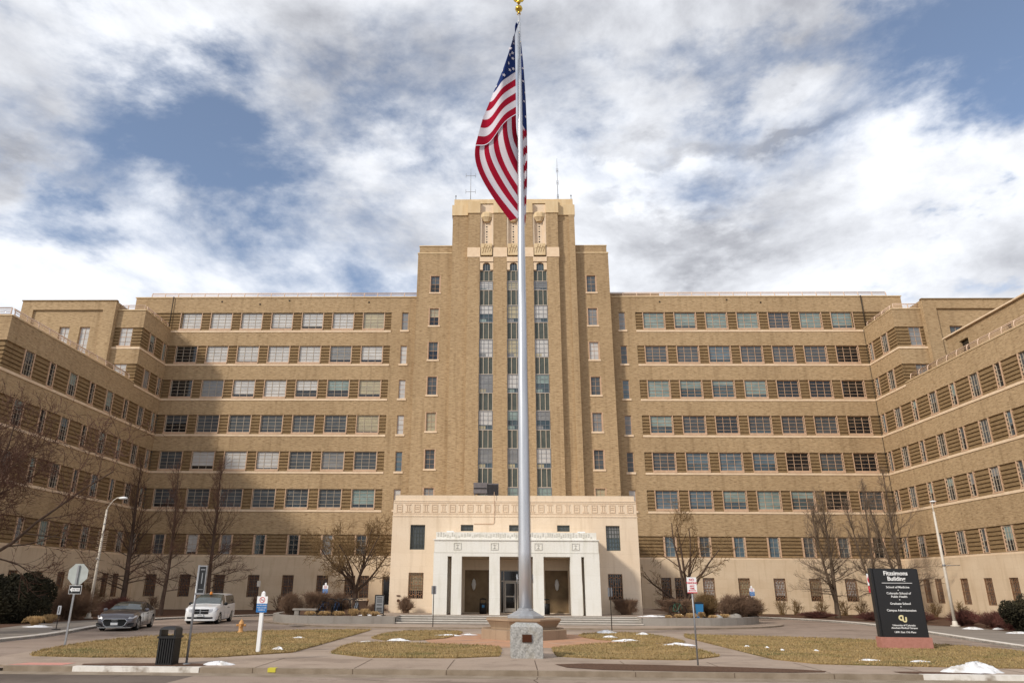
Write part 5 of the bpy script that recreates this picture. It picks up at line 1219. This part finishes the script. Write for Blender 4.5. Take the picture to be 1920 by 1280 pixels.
def make_vehicle(kind, name, loc, rz, lab, cat_):
    t = empty(name, loc, lab, cat_, rz=rz)
    body, glass, ws, (wf, wr_, wrad, W, paint) = build_car(kind)
    body.build('body', [paint, 'car_trim'], t); glass.build('side_glass', ['car_glass'], t); ws.build('windscreen', ['windshield'], t)
    for x in (wf, wr_):
        for sg in (1, -1):
            y = sg * (W - .13); a = MB()
            pr_ = [(.20, -.1), (wrad - .02, -.11), (wrad, -.08), (wrad, .08), (wrad - .02, .11), (.22, .11)]
            a.lathe((0, 0, 0), pr_, 24); o = a.build('wheel', ['tyre'], t, (x, y, wrad)); o.rotation_euler = (R(90), 0, R(-8) if x == wf and kind == 'van' else 0)
            b = MB(); s = -sg
            b.lathe((0, 0, 0), [(.225, -.10 if s < 0 else .10), (.235, s * .112), (.215, s * .113), (.20, s * .07)], 24)
            for k in range(5):
                tt = 2 * math.pi * k / 5; c_, s_ = math.cos(tt), math.sin(tt)
                q = [(c_ * .03 - s_ * .035, s_ * .03 + c_ * .035), (c_ * .22 - s_ * .025, s_ * .22 + c_ * .025), (c_ * .22 + s_ * .025, s_ * .22 - c_ * .025), (c_ * .03 + s_ * .035, s_ * .03 - c_ * .035)]
                b.quad([(p[0], p[1], s * .108) for p in q]); b.quad([(p[0], p[1], s * .09) for p in q])
            b.lathe((0, 0, s * .1), [(.055, -.01), (.055, .012)], 12); b.build('rim', ['alloy'], o)
        a = MB(); a.box(x - .33, x + .33, -W + .27, W - .27, .15, .75); a.build('wheel_well', ['car_trim'], t)
    def plate(mb, pts, x0, k, th=.05):      # a thin slab bowed back with the nose
        f = [(x0 - k * y * y, y, z) for y, z in pts]; b = [(x - th, y, z) for x, y, z in f]; mb.quad(f); mb.quad(b[::-1])
        for q in range(len(f)): r_ = (q + 1) % len(f); mb.quad([f[q], b[q], b[r_], f[r_]])
    def strip_y(y0, y1, n=6): return [lerp(y0, y1, i / n) for i in range(n + 1)]
    a = MB()
    if kind == 'van':
        def bar(mb, y0, y1, z0, z1, x0, k, th=.12):
            ys = strip_y(y0, y1)
            for p_, q_ in zip(ys, ys[1:]): plate(mb, [(p_, z0), (q_, z0), (q_, z1), (p_, z1)], x0, k, th)
        bar(a, -.47, .47, .61, .87, 2.62, .10, .3); a.build('grille', ['car_trim'], t)
        a = MB(); bar(a, -.47, .47, .735, .765, 2.63, .10); bar(a, -.48, .48, .865, .885, 2.62, .10); a.box(2.45, 2.64, -.035, .035, .62, .87); a.build('grille_bar', ['chrome'], t)
        a = MB(); bar(a, -.76, .76, .34, .43, 2.65, .14, .3); a.build('lower_grille', ['car_trim'], t)
        a = MB(); bar(a, -.88, .88, .22, .32, 2.68, .16, .4); a.build('bumper', [paint], t)
        a = MB(); a.box(2.55, 2.655, -.19, .19, .46, .58); a.build('number_plate', ['sign_white'], t)
        a = MB(); a.box(2.6, 2.66, -.13, .13, .50, .54); a.build('plate_number', ['galvanised'], t)
        a = MB(); a.lathe((.55, 0, 1.69), [(.085, 0), (.085, .05), (.07, .16), (.02, .19)], 14); a.build('beacon', ['amber'], t)
        for sg in (1, -1):
            a = MB(); q = [(2.60, sg * .52, .70), (2.50, sg * .90, .74), (2.24, sg * 1.0, .86), (2.34, sg * .95, .94), (2.56, sg * .54, .88)]; a.quad(q); q2 = [(x - .12, y * .95, z) for x, y, z in q]
            for k in range(5): a.quad([q[k], q2[k], q2[(k + 1) % 5], q[(k + 1) % 5]])
            a.build('headlight', ['headlight'], t)
    else:
        g = [(.48, .60), (.60, .50), (.50, .30), (.38, .235), (-.38, .235), (-.50, .30), (-.60, .50), (-.48, .60)]
        g = [(g[0][0] * (1 - 2 * i / 8), .60) for i in range(9)] + [(-.60, .50), (-.50, .30)] + [(-.38 + .76 * i / 8, .235) for i in range(9)] + [(.50, .30), (.60, .50)]
        f = [(2.545 - .14 * y * y, y, z) for y, z in g]
        for k in range(len(f)): a.quad([(2.545, 0, .42), f[k], f[(k + 1) % len(f)]])
        a.build('grille', ['car_trim'], t)
        a = MB(); f = [(x + .006, y, z) for x, y, z in f]; a.tube(f + [f[0]], .017, 5); a.build('grille_frame', ['chrome'], t)
        a = MB(); a.box(2.45, 2.57, -.17, .17, .31, .43); a.build('number_plate', ['sign_white'], t)
        a = MB()
        for k in range(4):
            cy = -.105 + k * .07; a.tube([(2.56, cy + .045 * math.cos(2 * math.pi * i / 12), .545 + .045 * math.sin(2 * math.pi * i / 12)) for i in range(13)], .008, 4)
        a.build('emblem', ['chrome'], t)
        for sg in (1, -1):
            a = MB(); q = [(2.50, sg * .62, .60), (2.40, sg * .86, .63), (2.14, sg * .965, .70), (2.14, sg * .955, .77), (2.44, sg * .66, .70)]; a.quad(q); q2 = [(x - .12, y * .94, z) for x, y, z in q]
            for k in range(5): a.quad([q[k], q2[k], q2[(k + 1) % 5], q[(k + 1) % 5]])
            a.build('headlight', ['headlight'], t)
            a = MB(); q = [(2.53, sg * .60, .25), (2.43, sg * .88, .27), (2.38, sg * .93, .42), (2.51, sg * .66, .40)]; a.quad(q); a.build('air_intake', ['car_trim'], t)
        a = MB()
        for p_, q_ in zip(strip_y(-.8, .8, 8), strip_y(-.8, .8, 8)[1:]): plate(a, [(p_, .17), (q_, .17), (q_, .205), (p_, .205)], 2.56, .14, .2)
        a.build('splitter', ['chrome'], t)
    for sg in (1, -1):
        zz = 1.13 if kind == 'van' else .96; xx = .95 if kind == 'van' else .62
        a = MB(); a.lathe((xx, sg * (W + .10), zz + .03), [(.05, -.09), (.10, -.06), (.11, .04), (.05, .09)], 10, sx=.6, sy=1.1); a.tube([(xx - .02, sg * (W - .06), zz - .03), (xx, sg * (W + .08), zz)], .025, 5); a.build('mirror', ['car_trim' if kind == 'van' else paint], t)
    # door handles
    for x in ((-.2, -.5) if kind == 'van' else (-.12, -1.05)):
        for sg in (1, -1): a = MB(); a.box(x - .1, x + .1, sg * (W - .02), sg * (W + .012), .90 if kind == 'van' else .78, .925 if kind == 'van' else .8); a.build('door_handle', ['car_trim'], t)
    for x in ((.62, -.35, -1.35) if kind == 'van' else (.75, -.28, -1.2)):
        for sg in (1, -1): a = MB(); a.tube([(x, sg * (W + .003), .3), (x, sg * (W + .001), .6), (x, sg * (W - .02), (1.0 if kind == 'van' else .86))], .006, 4); a.build('door_seam', ['car_trim'], t)
    return t
make_vehicle('van', 'minivan', (-18.75, 48.9, DZ), R(-90 + 7), 'white minivan with an amber beacon on its roof, on the driveway left', 'minivan')
make_vehicle('sedan', 'sedan', (-20.5, 41.6, DZ), R(-90 + 12), 'dark grey fastback sedan driving toward the street on the left driveway', 'car')

# ------------------------------------------------------------------ trees and shrubs
def bez(p, d, L, r, rnd_, wob=.12, up=.0, n=5):
    pts = [p.copy()]; q = p.copy(); d = d.normalized()
    for i in range(n):
        d = (d + Vector((rnd_.gauss(0, wob), rnd_.gauss(0, wob), rnd_.gauss(0, wob) + up))).normalized(); q = q + d * (L / n); pts.append(q.copy())
    return pts, d
def at(pts, t):
    f = t * (len(pts) - 1); i = min(int(f), len(pts) - 2); return pts[i].lerp(pts[i + 1], f - i), (pts[i + 1] - pts[i]).normalized()
def sideways(d, rnd_, ang):
    ax = d.cross(Vector((rnd_.gauss(0, 1), rnd_.gauss(0, 1), rnd_.gauss(0, 1)))).normalized()
    return (Matrix.Rotation(ang, 3, ax) @ d).normalized()
def grow(tr, tw, pts, r0, r1, rnd_, depth, L, ang, up, n, decay=.62, lo=.2, rt=.018):
    if depth == 0: return
    for i in range(n):
        t = lo + (1 - lo) * (i + rnd_.random()) / n; p, d = at(pts, min(.99, t)); r = lerp(r0, r1, t)
        nd = sideways(d, rnd_, ang * rnd_.uniform(.7, 1.3)); l = L * rnd_.uniform(.6, 1.1) * (1.05 - .45 * t)
        q, _ = bez(p, nd, l, 0, rnd_, .13, up, 4); rb = max(rt * .8, r * .5)
        re = max(rt * .45, rb * .35)
        (tw if rb < .03 else tr).tube(q, [lerp(rb, re, k / 4) for k in range(5)], 3 if rb < .02 else 5, 0, False)
        grow(tr, tw, q, rb, re, rnd_, depth - 1, L * decay, ang, up, max(3, int(n * .8)), decay, lo, rt)
def conifer_like(name, loc, H, r, seed, lab, cat_, mats, spread=.28, twin=False, nb=34, grp=None, low=.16, asc=(1.2, .15)):
    q = random.Random(seed); t = empty(name, loc, lab, cat_, grp); tr = MB(); tw = MB()
    stems = [(Vector((0, 0, 0)), Vector((q.gauss(0, .02), q.gauss(0, .02), 1)), H, r)]
    if twin: stems.append((Vector((0, 0, H * .13)), Vector((-.30, .05, 1)), H * .78, r * .7))
    for p, d, h, rr_ in stems:
        pts = [p]; dd = d.normalized()
        for i in range(9): dd = (dd + Vector((q.gauss(0, .025), q.gauss(0, .025), .16 if p.z > 0 else .05))).normalized(); pts.append(pts[-1] + dd * (h / 9))
        tr.tube(pts, [rr_ * (1.25 if i == 0 else (1 - i / 9.6) ** .8) for i in range(10)], 8, 0, False)
        for i in range(nb):
            tt = low + (1 - low) * (i + q.random()) / nb; pp, pd = at(pts, min(.985, tt)); rad = rr_ * (1 - tt) ** .8
            az = q.random() * 6.28; el = (lerp(asc[1], asc[1] + .35, tt / .42) if tt < .42 else lerp(asc[0] - .25, asc[0], (tt - .42) / .58)) + q.gauss(0, .13)
            nd = Vector((math.cos(az) * math.cos(el), math.sin(az) * math.cos(el), math.sin(el)))
            l = h * spread * (1.0 - .35 * tt / .42 if tt < .42 else .78 - .55 * (tt - .42) / .58) * q.uniform(.6, 1.12)
            if tt > .5 and q.random() < .35: continue
            br, _ = bez(pp, nd, l, 0, q, .10, .10 if tt > .42 else -.015, 6); rb = max(.016, rad * .30)
            tr.tube(br, [lerp(rb, .008, k / 6) for k in range(7)], 4, 0, False)
            m = int(5 + l * 4.5)
            for k in range(m):
                t2 = .12 + .88 * (k + q.random()) / m; p2, d2 = at(br, min(.99, t2)); nd2 = sideways(d2, q, q.uniform(.5, .9)); l2 = q.uniform(.35, .75) * (.5 + l * .22)
                b2, _ = bez(p2, nd2, l2, 0, q, .1, .12, 3); tw.tube(b2, [.0095, .008, .007, .005], 3, 0, False)
                for m2 in range(4):
                    p3, d3 = at(b2, q.uniform(.2, .95)); b3, _ = bez(p3, sideways(d3, q, .6), l2 * q.uniform(.35, .6), 0, q, .1, .1, 2); tw.tube(b3, [.006, .0055, .004], 3, 0, False)
    tr.build('trunk', [mats[0]], t); tw.build('crown', [mats[1]], t); return t
def round_tree(name, loc, H, R_, r, seed, lab, mats, stems=4, grp=None, fork=.25, depth=4, lean=.75, n=6, bl=.42):
    q = random.Random(seed); t = empty(name, loc, lab, 'tree', grp); tr = MB(); tw = MB()
    trunk, d = bez(Vector((0, 0, 0)), Vector((.02, 0, 1)), H * fork, 0, q, .04, 0, 4); tr.tube(trunk, [r * 1.2, r, r * .95, r * .9, r * .95], 9, 0, False)
    top = trunk[-1]
    for k in range(stems):
        az = 2 * math.pi * k / stems + q.gauss(0, .3); el = q.uniform(.45, 1.15) if k else 1.35
        nd = Vector((math.cos(az) * math.cos(el) * lean * 1.3, math.sin(az) * math.cos(el) * lean, math.sin(el)))
        l = (H * (1 - fork)) * q.uniform(.7, .95); l = min(l, R_ / max(.25, math.cos(el)) * .95) if k else H * (1 - fork) * .85
        st, _ = bez(top - Vector((0, 0, q.random() * H * fork * .4)), nd, l, 0, q, .09, .05, 7); rb = r * .55
        tr.tube(st, [lerp(rb, .03, (i / 7) ** .8) for i in range(8)], 7, 0, False)
        grow(tr, tw, st, rb, .03, q, depth, l * bl, .75, .03, n, .58, .22, .016)
    tr.build('trunk', [mats[0]], t); tw.build('crown', [mats[1]], t); return t
g1 = 'bare trees in front of the wings'
conifer_like('bald_tree', (-27.75, 55, .05), 10.9, .23, 1, 'bare tree behind the grey car, nearest the left wing', 'tree', ('bark', 'twig'), .40, grp=g1, nb=56, asc=(1.22, .18))
conifer_like('bald_tree', (-25.1, 55.6, .05), 10.6, .17, 2, 'slim bare tree between the grey car and the white van', 'tree', ('bark', 'twig'), .36, grp=g1, nb=46, asc=(1.22, .18))
conifer_like('bald_tree', (-22.6, 58, .05), 10.9, .19, 5, 'bare tree standing behind the white van', 'tree', ('bark', 'twig'), .40, grp=g1, nb=56, asc=(1.22, .18))
conifer_like('bald_tree', (26.9, 61.8, .05), 9.6, .20, 8, 'twin-stemmed bare tree left of the black directory sign', 'tree', ('bark_pale', 'twig_pale'), .44, twin=True, grp=g1, nb=52)
conifer_like('bald_tree', (30.6, 62.5, .05), 9.9, .16, 9, 'slim bare tree rising behind the left edge of the directory sign', 'tree', ('bark_pale', 'twig_pale'), .34, twin=True, grp=g1, nb=44)
conifer_like('bald_tree', (32.7, 62.2, .05), 11.8, .22, 13, 'tall bare tree rising behind the right edge of the directory sign', 'tree', ('bark_pale', 'twig_pale'), .36, twin=True, grp=g1, nb=42)
round_tree('crab_apple_tree', (-10.85, 55.8, .42), 7.2, 3.2, .21, 21, 'broad bare tree over the bicycles left of the entrance', ('bark', 'twig_olive'), 8, grp='spreading bare trees by the entrance', fork=.24, depth=4, n=7, bl=.50)
round_tree('crab_apple_tree', (13.7, 56.5, .42), 7.4, 3.8, .27, 33, 'multi-stemmed bare tree over the planter right of the entrance', ('bark', 'twig_olive'), 5, grp='spreading bare trees by the entrance', fork=.12, depth=4, n=5, bl=.46)
round_tree('street_tree', (-26.2, 33.5, .04), 11.8, 8.5, .21, 44, 'wide bare tree reaching into the view from the left edge', ('bark', 'twig'), 13, fork=.18, depth=4, n=8, lean=1.15, bl=.42)

def leafy(name, loc, rx, ry, rz_, n, sz, seed, lab, m, cat_='shrub', grp=None):
    q = random.Random(seed); t = empty(name, loc, lab, cat_, grp); a = MB()
    lumps = [(q.gauss(0, .45), q.gauss(0, .45), q.uniform(.2, .9), q.uniform(.35, .6)) for _ in range(14)]
    for _ in range(n):
        L_ = q.choice(lumps); v = Vector((q.gauss(0, 1), q.gauss(0, 1), q.gauss(0, 1))).normalized() * (q.random() ** .25) * L_[3]
        c = Vector(((L_[0] + v.x) * rx, (L_[1] + v.y) * ry, max(.02, (L_[2] * .8 + v.z * .8)) * rz_))
        u = Vector((q.gauss(0, 1), q.gauss(0, 1), q.gauss(0, 1))).normalized(); w = u.orthogonal().normalized() * sz * .45; u = u * sz * q.uniform(.7, 1.5)
        a.quad([c - u - w, c + u * .2 - w, c + u, c + u * .2 + w])
    s = MB()
    for _ in range(9): s.tube([(q.gauss(0, .1), q.gauss(0, .1), 0), (q.gauss(0, .3) * rx, q.gauss(0, .3) * ry, rz_ * .7)], [.05, .02], 5)
    s.build('trunk', ['bark'], t); a.build('foliage', [m], t); return t
leafy('evergreen_shrub', (-29.6, 44.8, .04), 2.1, 2.0, 2.8, 30000, .085, 1, 'large dark rounded evergreen at the left edge of the picture', 'evergreen')
leafy('evergreen_shrub', (30.2, 43.6, .04), 1.1, 1.1, 2.0, 16000, .085, 2, 'dark evergreen at the right edge of the picture', 'evergreen')
def twig_ball(rx, ry, h, n, seed, flat=False, thick=.009):
    q = random.Random(seed); a = MB()
    for _ in range(n):
        az = q.random() * 6.28; el = q.uniform(.15, 1.5); b = Vector((q.gauss(0, .16) * rx, q.gauss(0, .16) * ry, 0))
        tip = Vector((math.cos(az) * math.cos(el) * rx, math.sin(az) * math.cos(el) * ry, (.25 + .75 * math.sin(el)) * h)) * q.uniform(.82, 1.04)
        if flat: tip = Vector((q.uniform(-1, 1) * rx, q.uniform(-1, 1) * ry, h * (q.uniform(.93, 1.0) if q.random() < .55 else q.uniform(.25, 1))))
        mid = b.lerp(tip, .55) + Vector((q.gauss(0, .05), q.gauss(0, .05), h * .05)); a.tube([b, mid, tip], [thick * 1.5, thick, thick * .6], 3, 0, False)
        for _2 in range(5):
            p = mid.lerp(tip, q.uniform(-.2, .95)); d = (tip - mid).normalized(); e = p + sideways(d, q, .7) * q.uniform(.12, .3) * h; a.tube([p, e], [thick * .75, thick * .5], 3, 0, False)
    return a
def twig_shrub(loc, rx, ry, h, n, seed, lab, m='shrub_twig', flat=False, grp='leafless shrubs', thick=.009, name='bare_shrub'):
    o = twig_ball(rx, ry, h, n, seed, flat, thick).build(name, [m], None, loc); return tag(o, lab, 'shrub', grp)
P = 'planter'
twig_shrub((-13.7, 49.2, .4), .85, .7, 1.3, 420, 1, 'leftmost rounded twiggy shrub on the left planter')
twig_shrub((-12.1, 49.5, .4), .85, .7, 1.35, 460, 2, 'second rounded twiggy shrub on the left planter, behind the stone bench', flat=True)
twig_shrub((-11.0, 50.9, .4), .95, .7, 1.35, 420, 3, 'rounded twiggy shrub behind the leftmost bicycle')
twig_shrub((-6.7, 53.0, .45), .6, .5, 1.0, 300, 4, 'twiggy shrub under the grilled window left of the portico')
twig_shrub((8.6, 53.1, .45), .82, .45, .95, 800, 5, 'clipped box shaped shrub right of the portico', flat=True)
twig_shrub((12.6, 55.5, .42), 1.4, .6, 1.0, 520, 6, 'clipped low hedge below the paired windows right of the entrance', flat=True)
twig_shrub((13.7, 51.4, .4), 1.1, .8, 1.45, 560, 7, 'rusty brown shrub behind the blue bin', 'twig_olive')
twig_shrub((15.0, 50.8, .4), .7, .7, 1.35, 360, 8, 'open twiggy shrub left of the big round shrub on the right planter')
twig_shrub((15.9, 51.1, .4), .95, .8, 1.35, 520, 9, 'big round twiggy shrub on the right planter'); twig_shrub((16.9, 52.0, .4), .85, .8, 1.25, 460, 10, 'rightmost round shrub at the end of the right planter')
twig_shrub((-8.9, 53.5, .42), .9, .5, .6, 260, 31, 'low dark shrub left of the black framed notice board', 'shrub_twig')
# low vase shaped shrubs against the stone base
k = 20
labs_r = ['just right of the round planter shrubs', 'second right of the round planter shrubs', 'third right of the round planter shrubs', 'left of the twin-stemmed tree', 'right of the twin-stemmed tree', 'just left of the directory sign', 'just right of the directory sign', 'between directory sign and right street lamp']
for i, (x, y) in enumerate(((22.6, 67.5), (24.6, 67.5), (25.8, 67.5), (28.0, 67.3), (29.8, 67.2), (31.2, 66.8), (34.4, 61.5), (35.0, 59.0))):
    twig_shrub((x, y, .05), .75, .6, 1.3, 30, k + i, 'sparse vase shaped shrub against the stone base, ' + labs_r[i], 'twig_olive', grp='sparse shrubs along the wall', thick=.016)
for i, (x, y, lb) in enumerate(((-25.6, 67.5, 'left of the van'), (-22.0, 67.6, 'behind the van'), (-19.9, 67.6, 'right of the van'), (-29.5, 63.5, 'behind the grey car'))):
    twig_shrub((x, y, .05), .75, .6, 1.3, 34, 40 + i, 'sparse vase shaped shrub against the stone base, ' + lb, 'shrub_twig', grp='sparse shrubs along the wall', thick=.016)
twig_shrub((-28.2, 49.0, .05), 2.2, 1.6, 1.9, 700, 60, 'wide brown shrub mass between the evergreen and the left street lamp', 'shrub_twig')
twig_shrub((-27.2, 53.5, .05), 1.9, 1.1, 1.25, 500, 61, 'dark reddish shrub at the foot of the left street lamp', 'shrub_red')
twig_shrub((-31.0, 55.0, .05), 2.4, 1.5, 2.2, 500, 62, 'tall brown shrub by the left wing wall behind the stop sign', 'twig_olive')
for i, (x, y, rx, h, lb) in enumerate(((30.2, 50.6, 1.3, .95, 'dark red shrub at the foot of the right street lamp'), (30.6, 48.0, 1.5, .95, 'dark red shrub second from the right street lamp'), (30.2, 45.6, 1.4, 1.0, 'dark red shrub near the right edge evergreen'), (29.2, 54.5, 1.6, .75, 'low dark brown shrub right of the directory sign'), (27.6, 57.5, 1.5, .6, 'low dark brown shrub behind the directory sign'), (25.2, 61.8, 1.8, .5, 'low dark brown shrub left of the directory sign'))):
    twig_shrub((x, y, .05), rx, rx * .7, h, 420, 70 + i, lb, 'shrub_red', grp='red brown shrubs in the right bed')
def tuft(x, y, z, r, h, seed, lab, n=260):
    q = random.Random(seed); a = MB()
    for _ in range(n):
        az = q.random() * 6.28; rr_ = r * q.uniform(.3, 1); b = Vector((q.gauss(0, .12) * r, q.gauss(0, .12) * r, 0)); m_ = b + Vector((math.cos(az) * rr_ * .6, math.sin(az) * rr_ * .6, h * q.uniform(.7, 1))); e = b + Vector((math.cos(az) * rr_, math.sin(az) * rr_, h * q.uniform(.25, .7)))
        a.tube([b, m_, e], [.012, .010, .005], 3, 0, False)
    o = a.build('ornamental_grass', ['straw'], None, (x, y, z)); tag(o, lab, 'ornamental grass', 'straw coloured grass tufts')
lab_l = ['leftmost', 'second', 'third', 'fourth', 'fifth', 'rightmost']
for i, x in enumerate((-12.0, -11.1, -10.2, -9.3, -8.6, -8.0)): tuft(x, 47.6 + .05 * i, .40, .42, .34 + (.15 if i > 2 and i < 5 else 0), i, '%s straw coloured grass tuft on the left planter%s' % (lab_l[i], '' if i in (0, 5) else ' from the left'))
for i, x in enumerate((10.5, 11.2, 12.0, 12.7, 13.4, 14.2)): tuft(x, 48.5 + .1 * i + .15 * (i % 2), .40, .26 + .12 * ((i * 7) % 3) / 2, .24 + .18 * ((i * 5) % 4) / 3, 20 + i, '%s straw coloured grass tuft on the right planter%s' % (lab_l[i], '' if i in (0, 5) else ' from the left'))
tuft(-25.9, 42.0, .05, .6, .5, 41, 'straw coloured grass tuft in front of the dark evergreen'); tuft(-26.6, 44.5, .05, .5, .5, 42, 'straw coloured grass tuft at the right foot of the dark evergreen')

# ------------------------------------------------------------------ light, sky, camera
az = math.atan2(-1.12, -1.0)      # direction toward the sun: left of and behind the camera
sd = Vector((-1.12, -1.0, .94)).normalized()
su = bpy.data.lights.new('sun', 'SUN'); su.energy = 2.25; su.angle = R(5.5); su.color = (1, .93, .82)
so = bpy.data.objects.new('sun', su); col.objects.link(so); so.rotation_euler = (-sd).to_track_quat('-Z', 'Y').to_euler()
wd = bpy.data.worlds.new('World'); scn.world = wd; wd.use_nodes = True; nt = wd.node_tree; nt.nodes.clear()
out = N(nt, 'ShaderNodeOutputWorld'); bg = N(nt, 'ShaderNodeBackground'); bg2 = N(nt, 'ShaderNodeBackground'); mxs = N(nt, 'ShaderNodeMixShader')
sky = N(nt, 'ShaderNodeTexSky'); sky.sky_type = 'NISHITA'; sky.sun_disc = False; sky.sun_elevation = math.asin(sd.z); sky.sun_rotation = math.atan2(sd.x, sd.y); sky.altitude = 1600; sky.air_density = 1.0; sky.dust_density = .6; sky.ozone_density = 1.5
nt.links.new(mixc(nt, .12, sky.outputs[0], (4.6, 5.0, 5.6)), bg.inputs[0]); bg.inputs[1].default_value = .112
tc = N(nt, 'ShaderNodeTexCoord'); DV = N(nt, 'ShaderNodeVectorMath', operation='MULTIPLY'); DV.inputs[1].default_value = (1, 1, 1.9); nt.links.new(tc.outputs['Generated'], DV.inputs[0])
def wn(scale, off, det=7, rough=.55, dist=.2, out='Fac'):
    m_ = N(nt, 'ShaderNodeVectorMath', operation='ADD'); m_.inputs[1].default_value = off; nt.links.new(DV.outputs[0], m_.inputs[0])
    n_ = N(nt, 'ShaderNodeTexNoise'); n_.inputs['Scale'].default_value = scale; n_.inputs['Detail'].default_value = det; n_.inputs['Roughness'].default_value = rough; n_.inputs['Distortion'].default_value = dist
    nt.links.new(m_.outputs[0], n_.inputs['Vector']); return n_.outputs[out]
wv = N(nt, 'ShaderNodeVectorMath', operation='SUBTRACT'); wv.inputs[1].default_value = (.5, .5, .5); nt.links.new(wn(5.0, (2, 5, 1), 6, .6, 0, 'Color'), wv.inputs[0])
ws_ = N(nt, 'ShaderNodeVectorMath', operation='SCALE'); ws_.inputs['Scale'].default_value = .34; nt.links.new(wv.outputs[0], ws_.inputs[0])
wa = N(nt, 'ShaderNodeVectorMath', operation='ADD'); nt.links.new(tc.outputs['Generated'], wa.inputs[0]); nt.links.new(ws_.outputs[0], wa.inputs[1])
sp = N(nt, 'ShaderNodeSeparateXYZ'); nt.links.new(wa.outputs[0], sp.inputs[0])
SKY_OPEN = [(25, 40, 8.0, 2.8, -.70), (39, 34, 5.0, 5.0, -.75), (17, 38, 5.0, 3.5, -.30), (-28, 31, 5.5, 4.8, -.62), (-13, 37, 6.0, 3.0, -.34), (37, 21, 3.8, 2.0, -.9), (-36, 23, 4.0, 2.2, -.5), (8, 30, 9.0, 5.0, .4), (33, 27, 6.0, 3.2, .35), (-16, 27, 13, 3.2, .3), (-38, 37, 7.0, 2.0, .25)]
SKY_GREY = [(25, 33, 4.2, 1.3, .8), (16, 32.5, 7, 1.6, .5), (17, 26.5, 7, 2.2, .6), (-38, 27, 4.6, 3.0, .6), (-10, 39, 10, 4, .35), (10, 30.5, 8, 1.8, -.5), (29, 25, 8, 4, -.5), (-18, 23.5, 20, 3, -.5)]
def blob(az_, el_, sa, se, amp):      # a clearing or bank of cloud in a fixed part of the sky: azimuth east of north, elevation, sizes in degrees
    d_ = Vector((math.sin(R(az_)) * math.cos(R(el_)), math.cos(R(az_)) * math.cos(R(el_)), math.sin(R(el_)))); h = Vector((math.cos(R(az_)), -math.sin(R(az_)), 0)); v = h.cross(d_)
    def dot(w_, sc_):
        n_ = N(nt, 'ShaderNodeVectorMath', operation='DOT_PRODUCT'); n_.inputs[1].default_value = tuple(w_ / math.sin(R(sc_))); nt.links.new(wa.outputs[0], n_.inputs[0]); return n_.outputs['Value']
    a_ = dot(h, sa); b_ = mathn(nt, 'SUBTRACT', dot(v, se), d_.dot(v) / math.sin(R(se)))
    r2 = mathn(nt, 'ADD', mathn(nt, 'MULTIPLY', a_, a_), mathn(nt, 'MULTIPLY', b_, b_))
    return mathn(nt, 'MULTIPLY', mathn(nt, 'POWER', 2.718, mathn(nt, 'MULTIPLY', r2, -1)), amp)
dens = mathn(nt, 'ADD', mathn(nt, 'MULTIPLY', mathn(nt, 'SUBTRACT', wn(2.6, (3.1, 1.7, .4), 10, .60, .25), .5), 3.0), .24)
for b_ in SKY_OPEN: dens = mathn(nt, 'ADD', dens, mathn(nt, 'MULTIPLY', blob(*b_), .74))
cover = ramp(nt, dens, -.36, .30); cover.node.interpolation_type = 'SMOOTHSTEP'
sh2 = mathn(nt, 'ADD', mathn(nt, 'MULTIPLY', mathn(nt, 'SUBTRACT', wn(3.4, (7.4, 2.2, 3), 10, .62, .2), .5), 2.9), .38)
for b_ in SKY_GREY: sh2 = mathn(nt, 'ADD', sh2, blob(*b_))
shade = ramp(nt, sh2, .05, 1.0)
cc = mixc(nt, shade, (.78, .80, .84), (.33, .34, .375))
nt.links.new(cc, bg2.inputs[0]); bg2.inputs[1].default_value = .98
nt.links.new(cover, mxs.inputs[0]); nt.links.new(bg.outputs[0], mxs.inputs[1]); nt.links.new(bg2.outputs[0], mxs.inputs[2]); nt.links.new(mxs.outputs[0], out.inputs[0])
cam = bpy.data.cameras.new('camera'); co = bpy.data.objects.new('camera', cam); col.objects.link(co); scn.camera = co
cam.sensor_width = 36; cam.lens = 1340 / 1920 * 36; cam.shift_x = (960 - 909.1) / 1920; cam.clip_end = 6000; cam.clip_start = .1
pi_, ya, ro = R(18.84), R(-1.41), R(.41)
Fv = Vector((math.sin(ya) * math.cos(pi_), math.cos(ya) * math.cos(pi_), math.sin(pi_))); r0 = Vector((math.cos(ya), -math.sin(ya), 0)); u0 = r0.cross(Fv)
rt_ = r0 * math.cos(ro) + u0 * math.sin(ro); up_ = u0 * math.cos(ro) - r0 * math.sin(ro)
co.matrix_world = Matrix(((rt_.x, up_.x, -Fv.x, 0), (rt_.y, up_.y, -Fv.y, 0), (rt_.z, up_.z, -Fv.z, 2.3), (0, 0, 0, 1)))
scn.view_settings.view_transform = 'Standard'; scn.view_settings.look = 'None'; scn.view_settings.exposure = .45; scn.view_settings.gamma = 1
scn.render.engine = 'CYCLES'
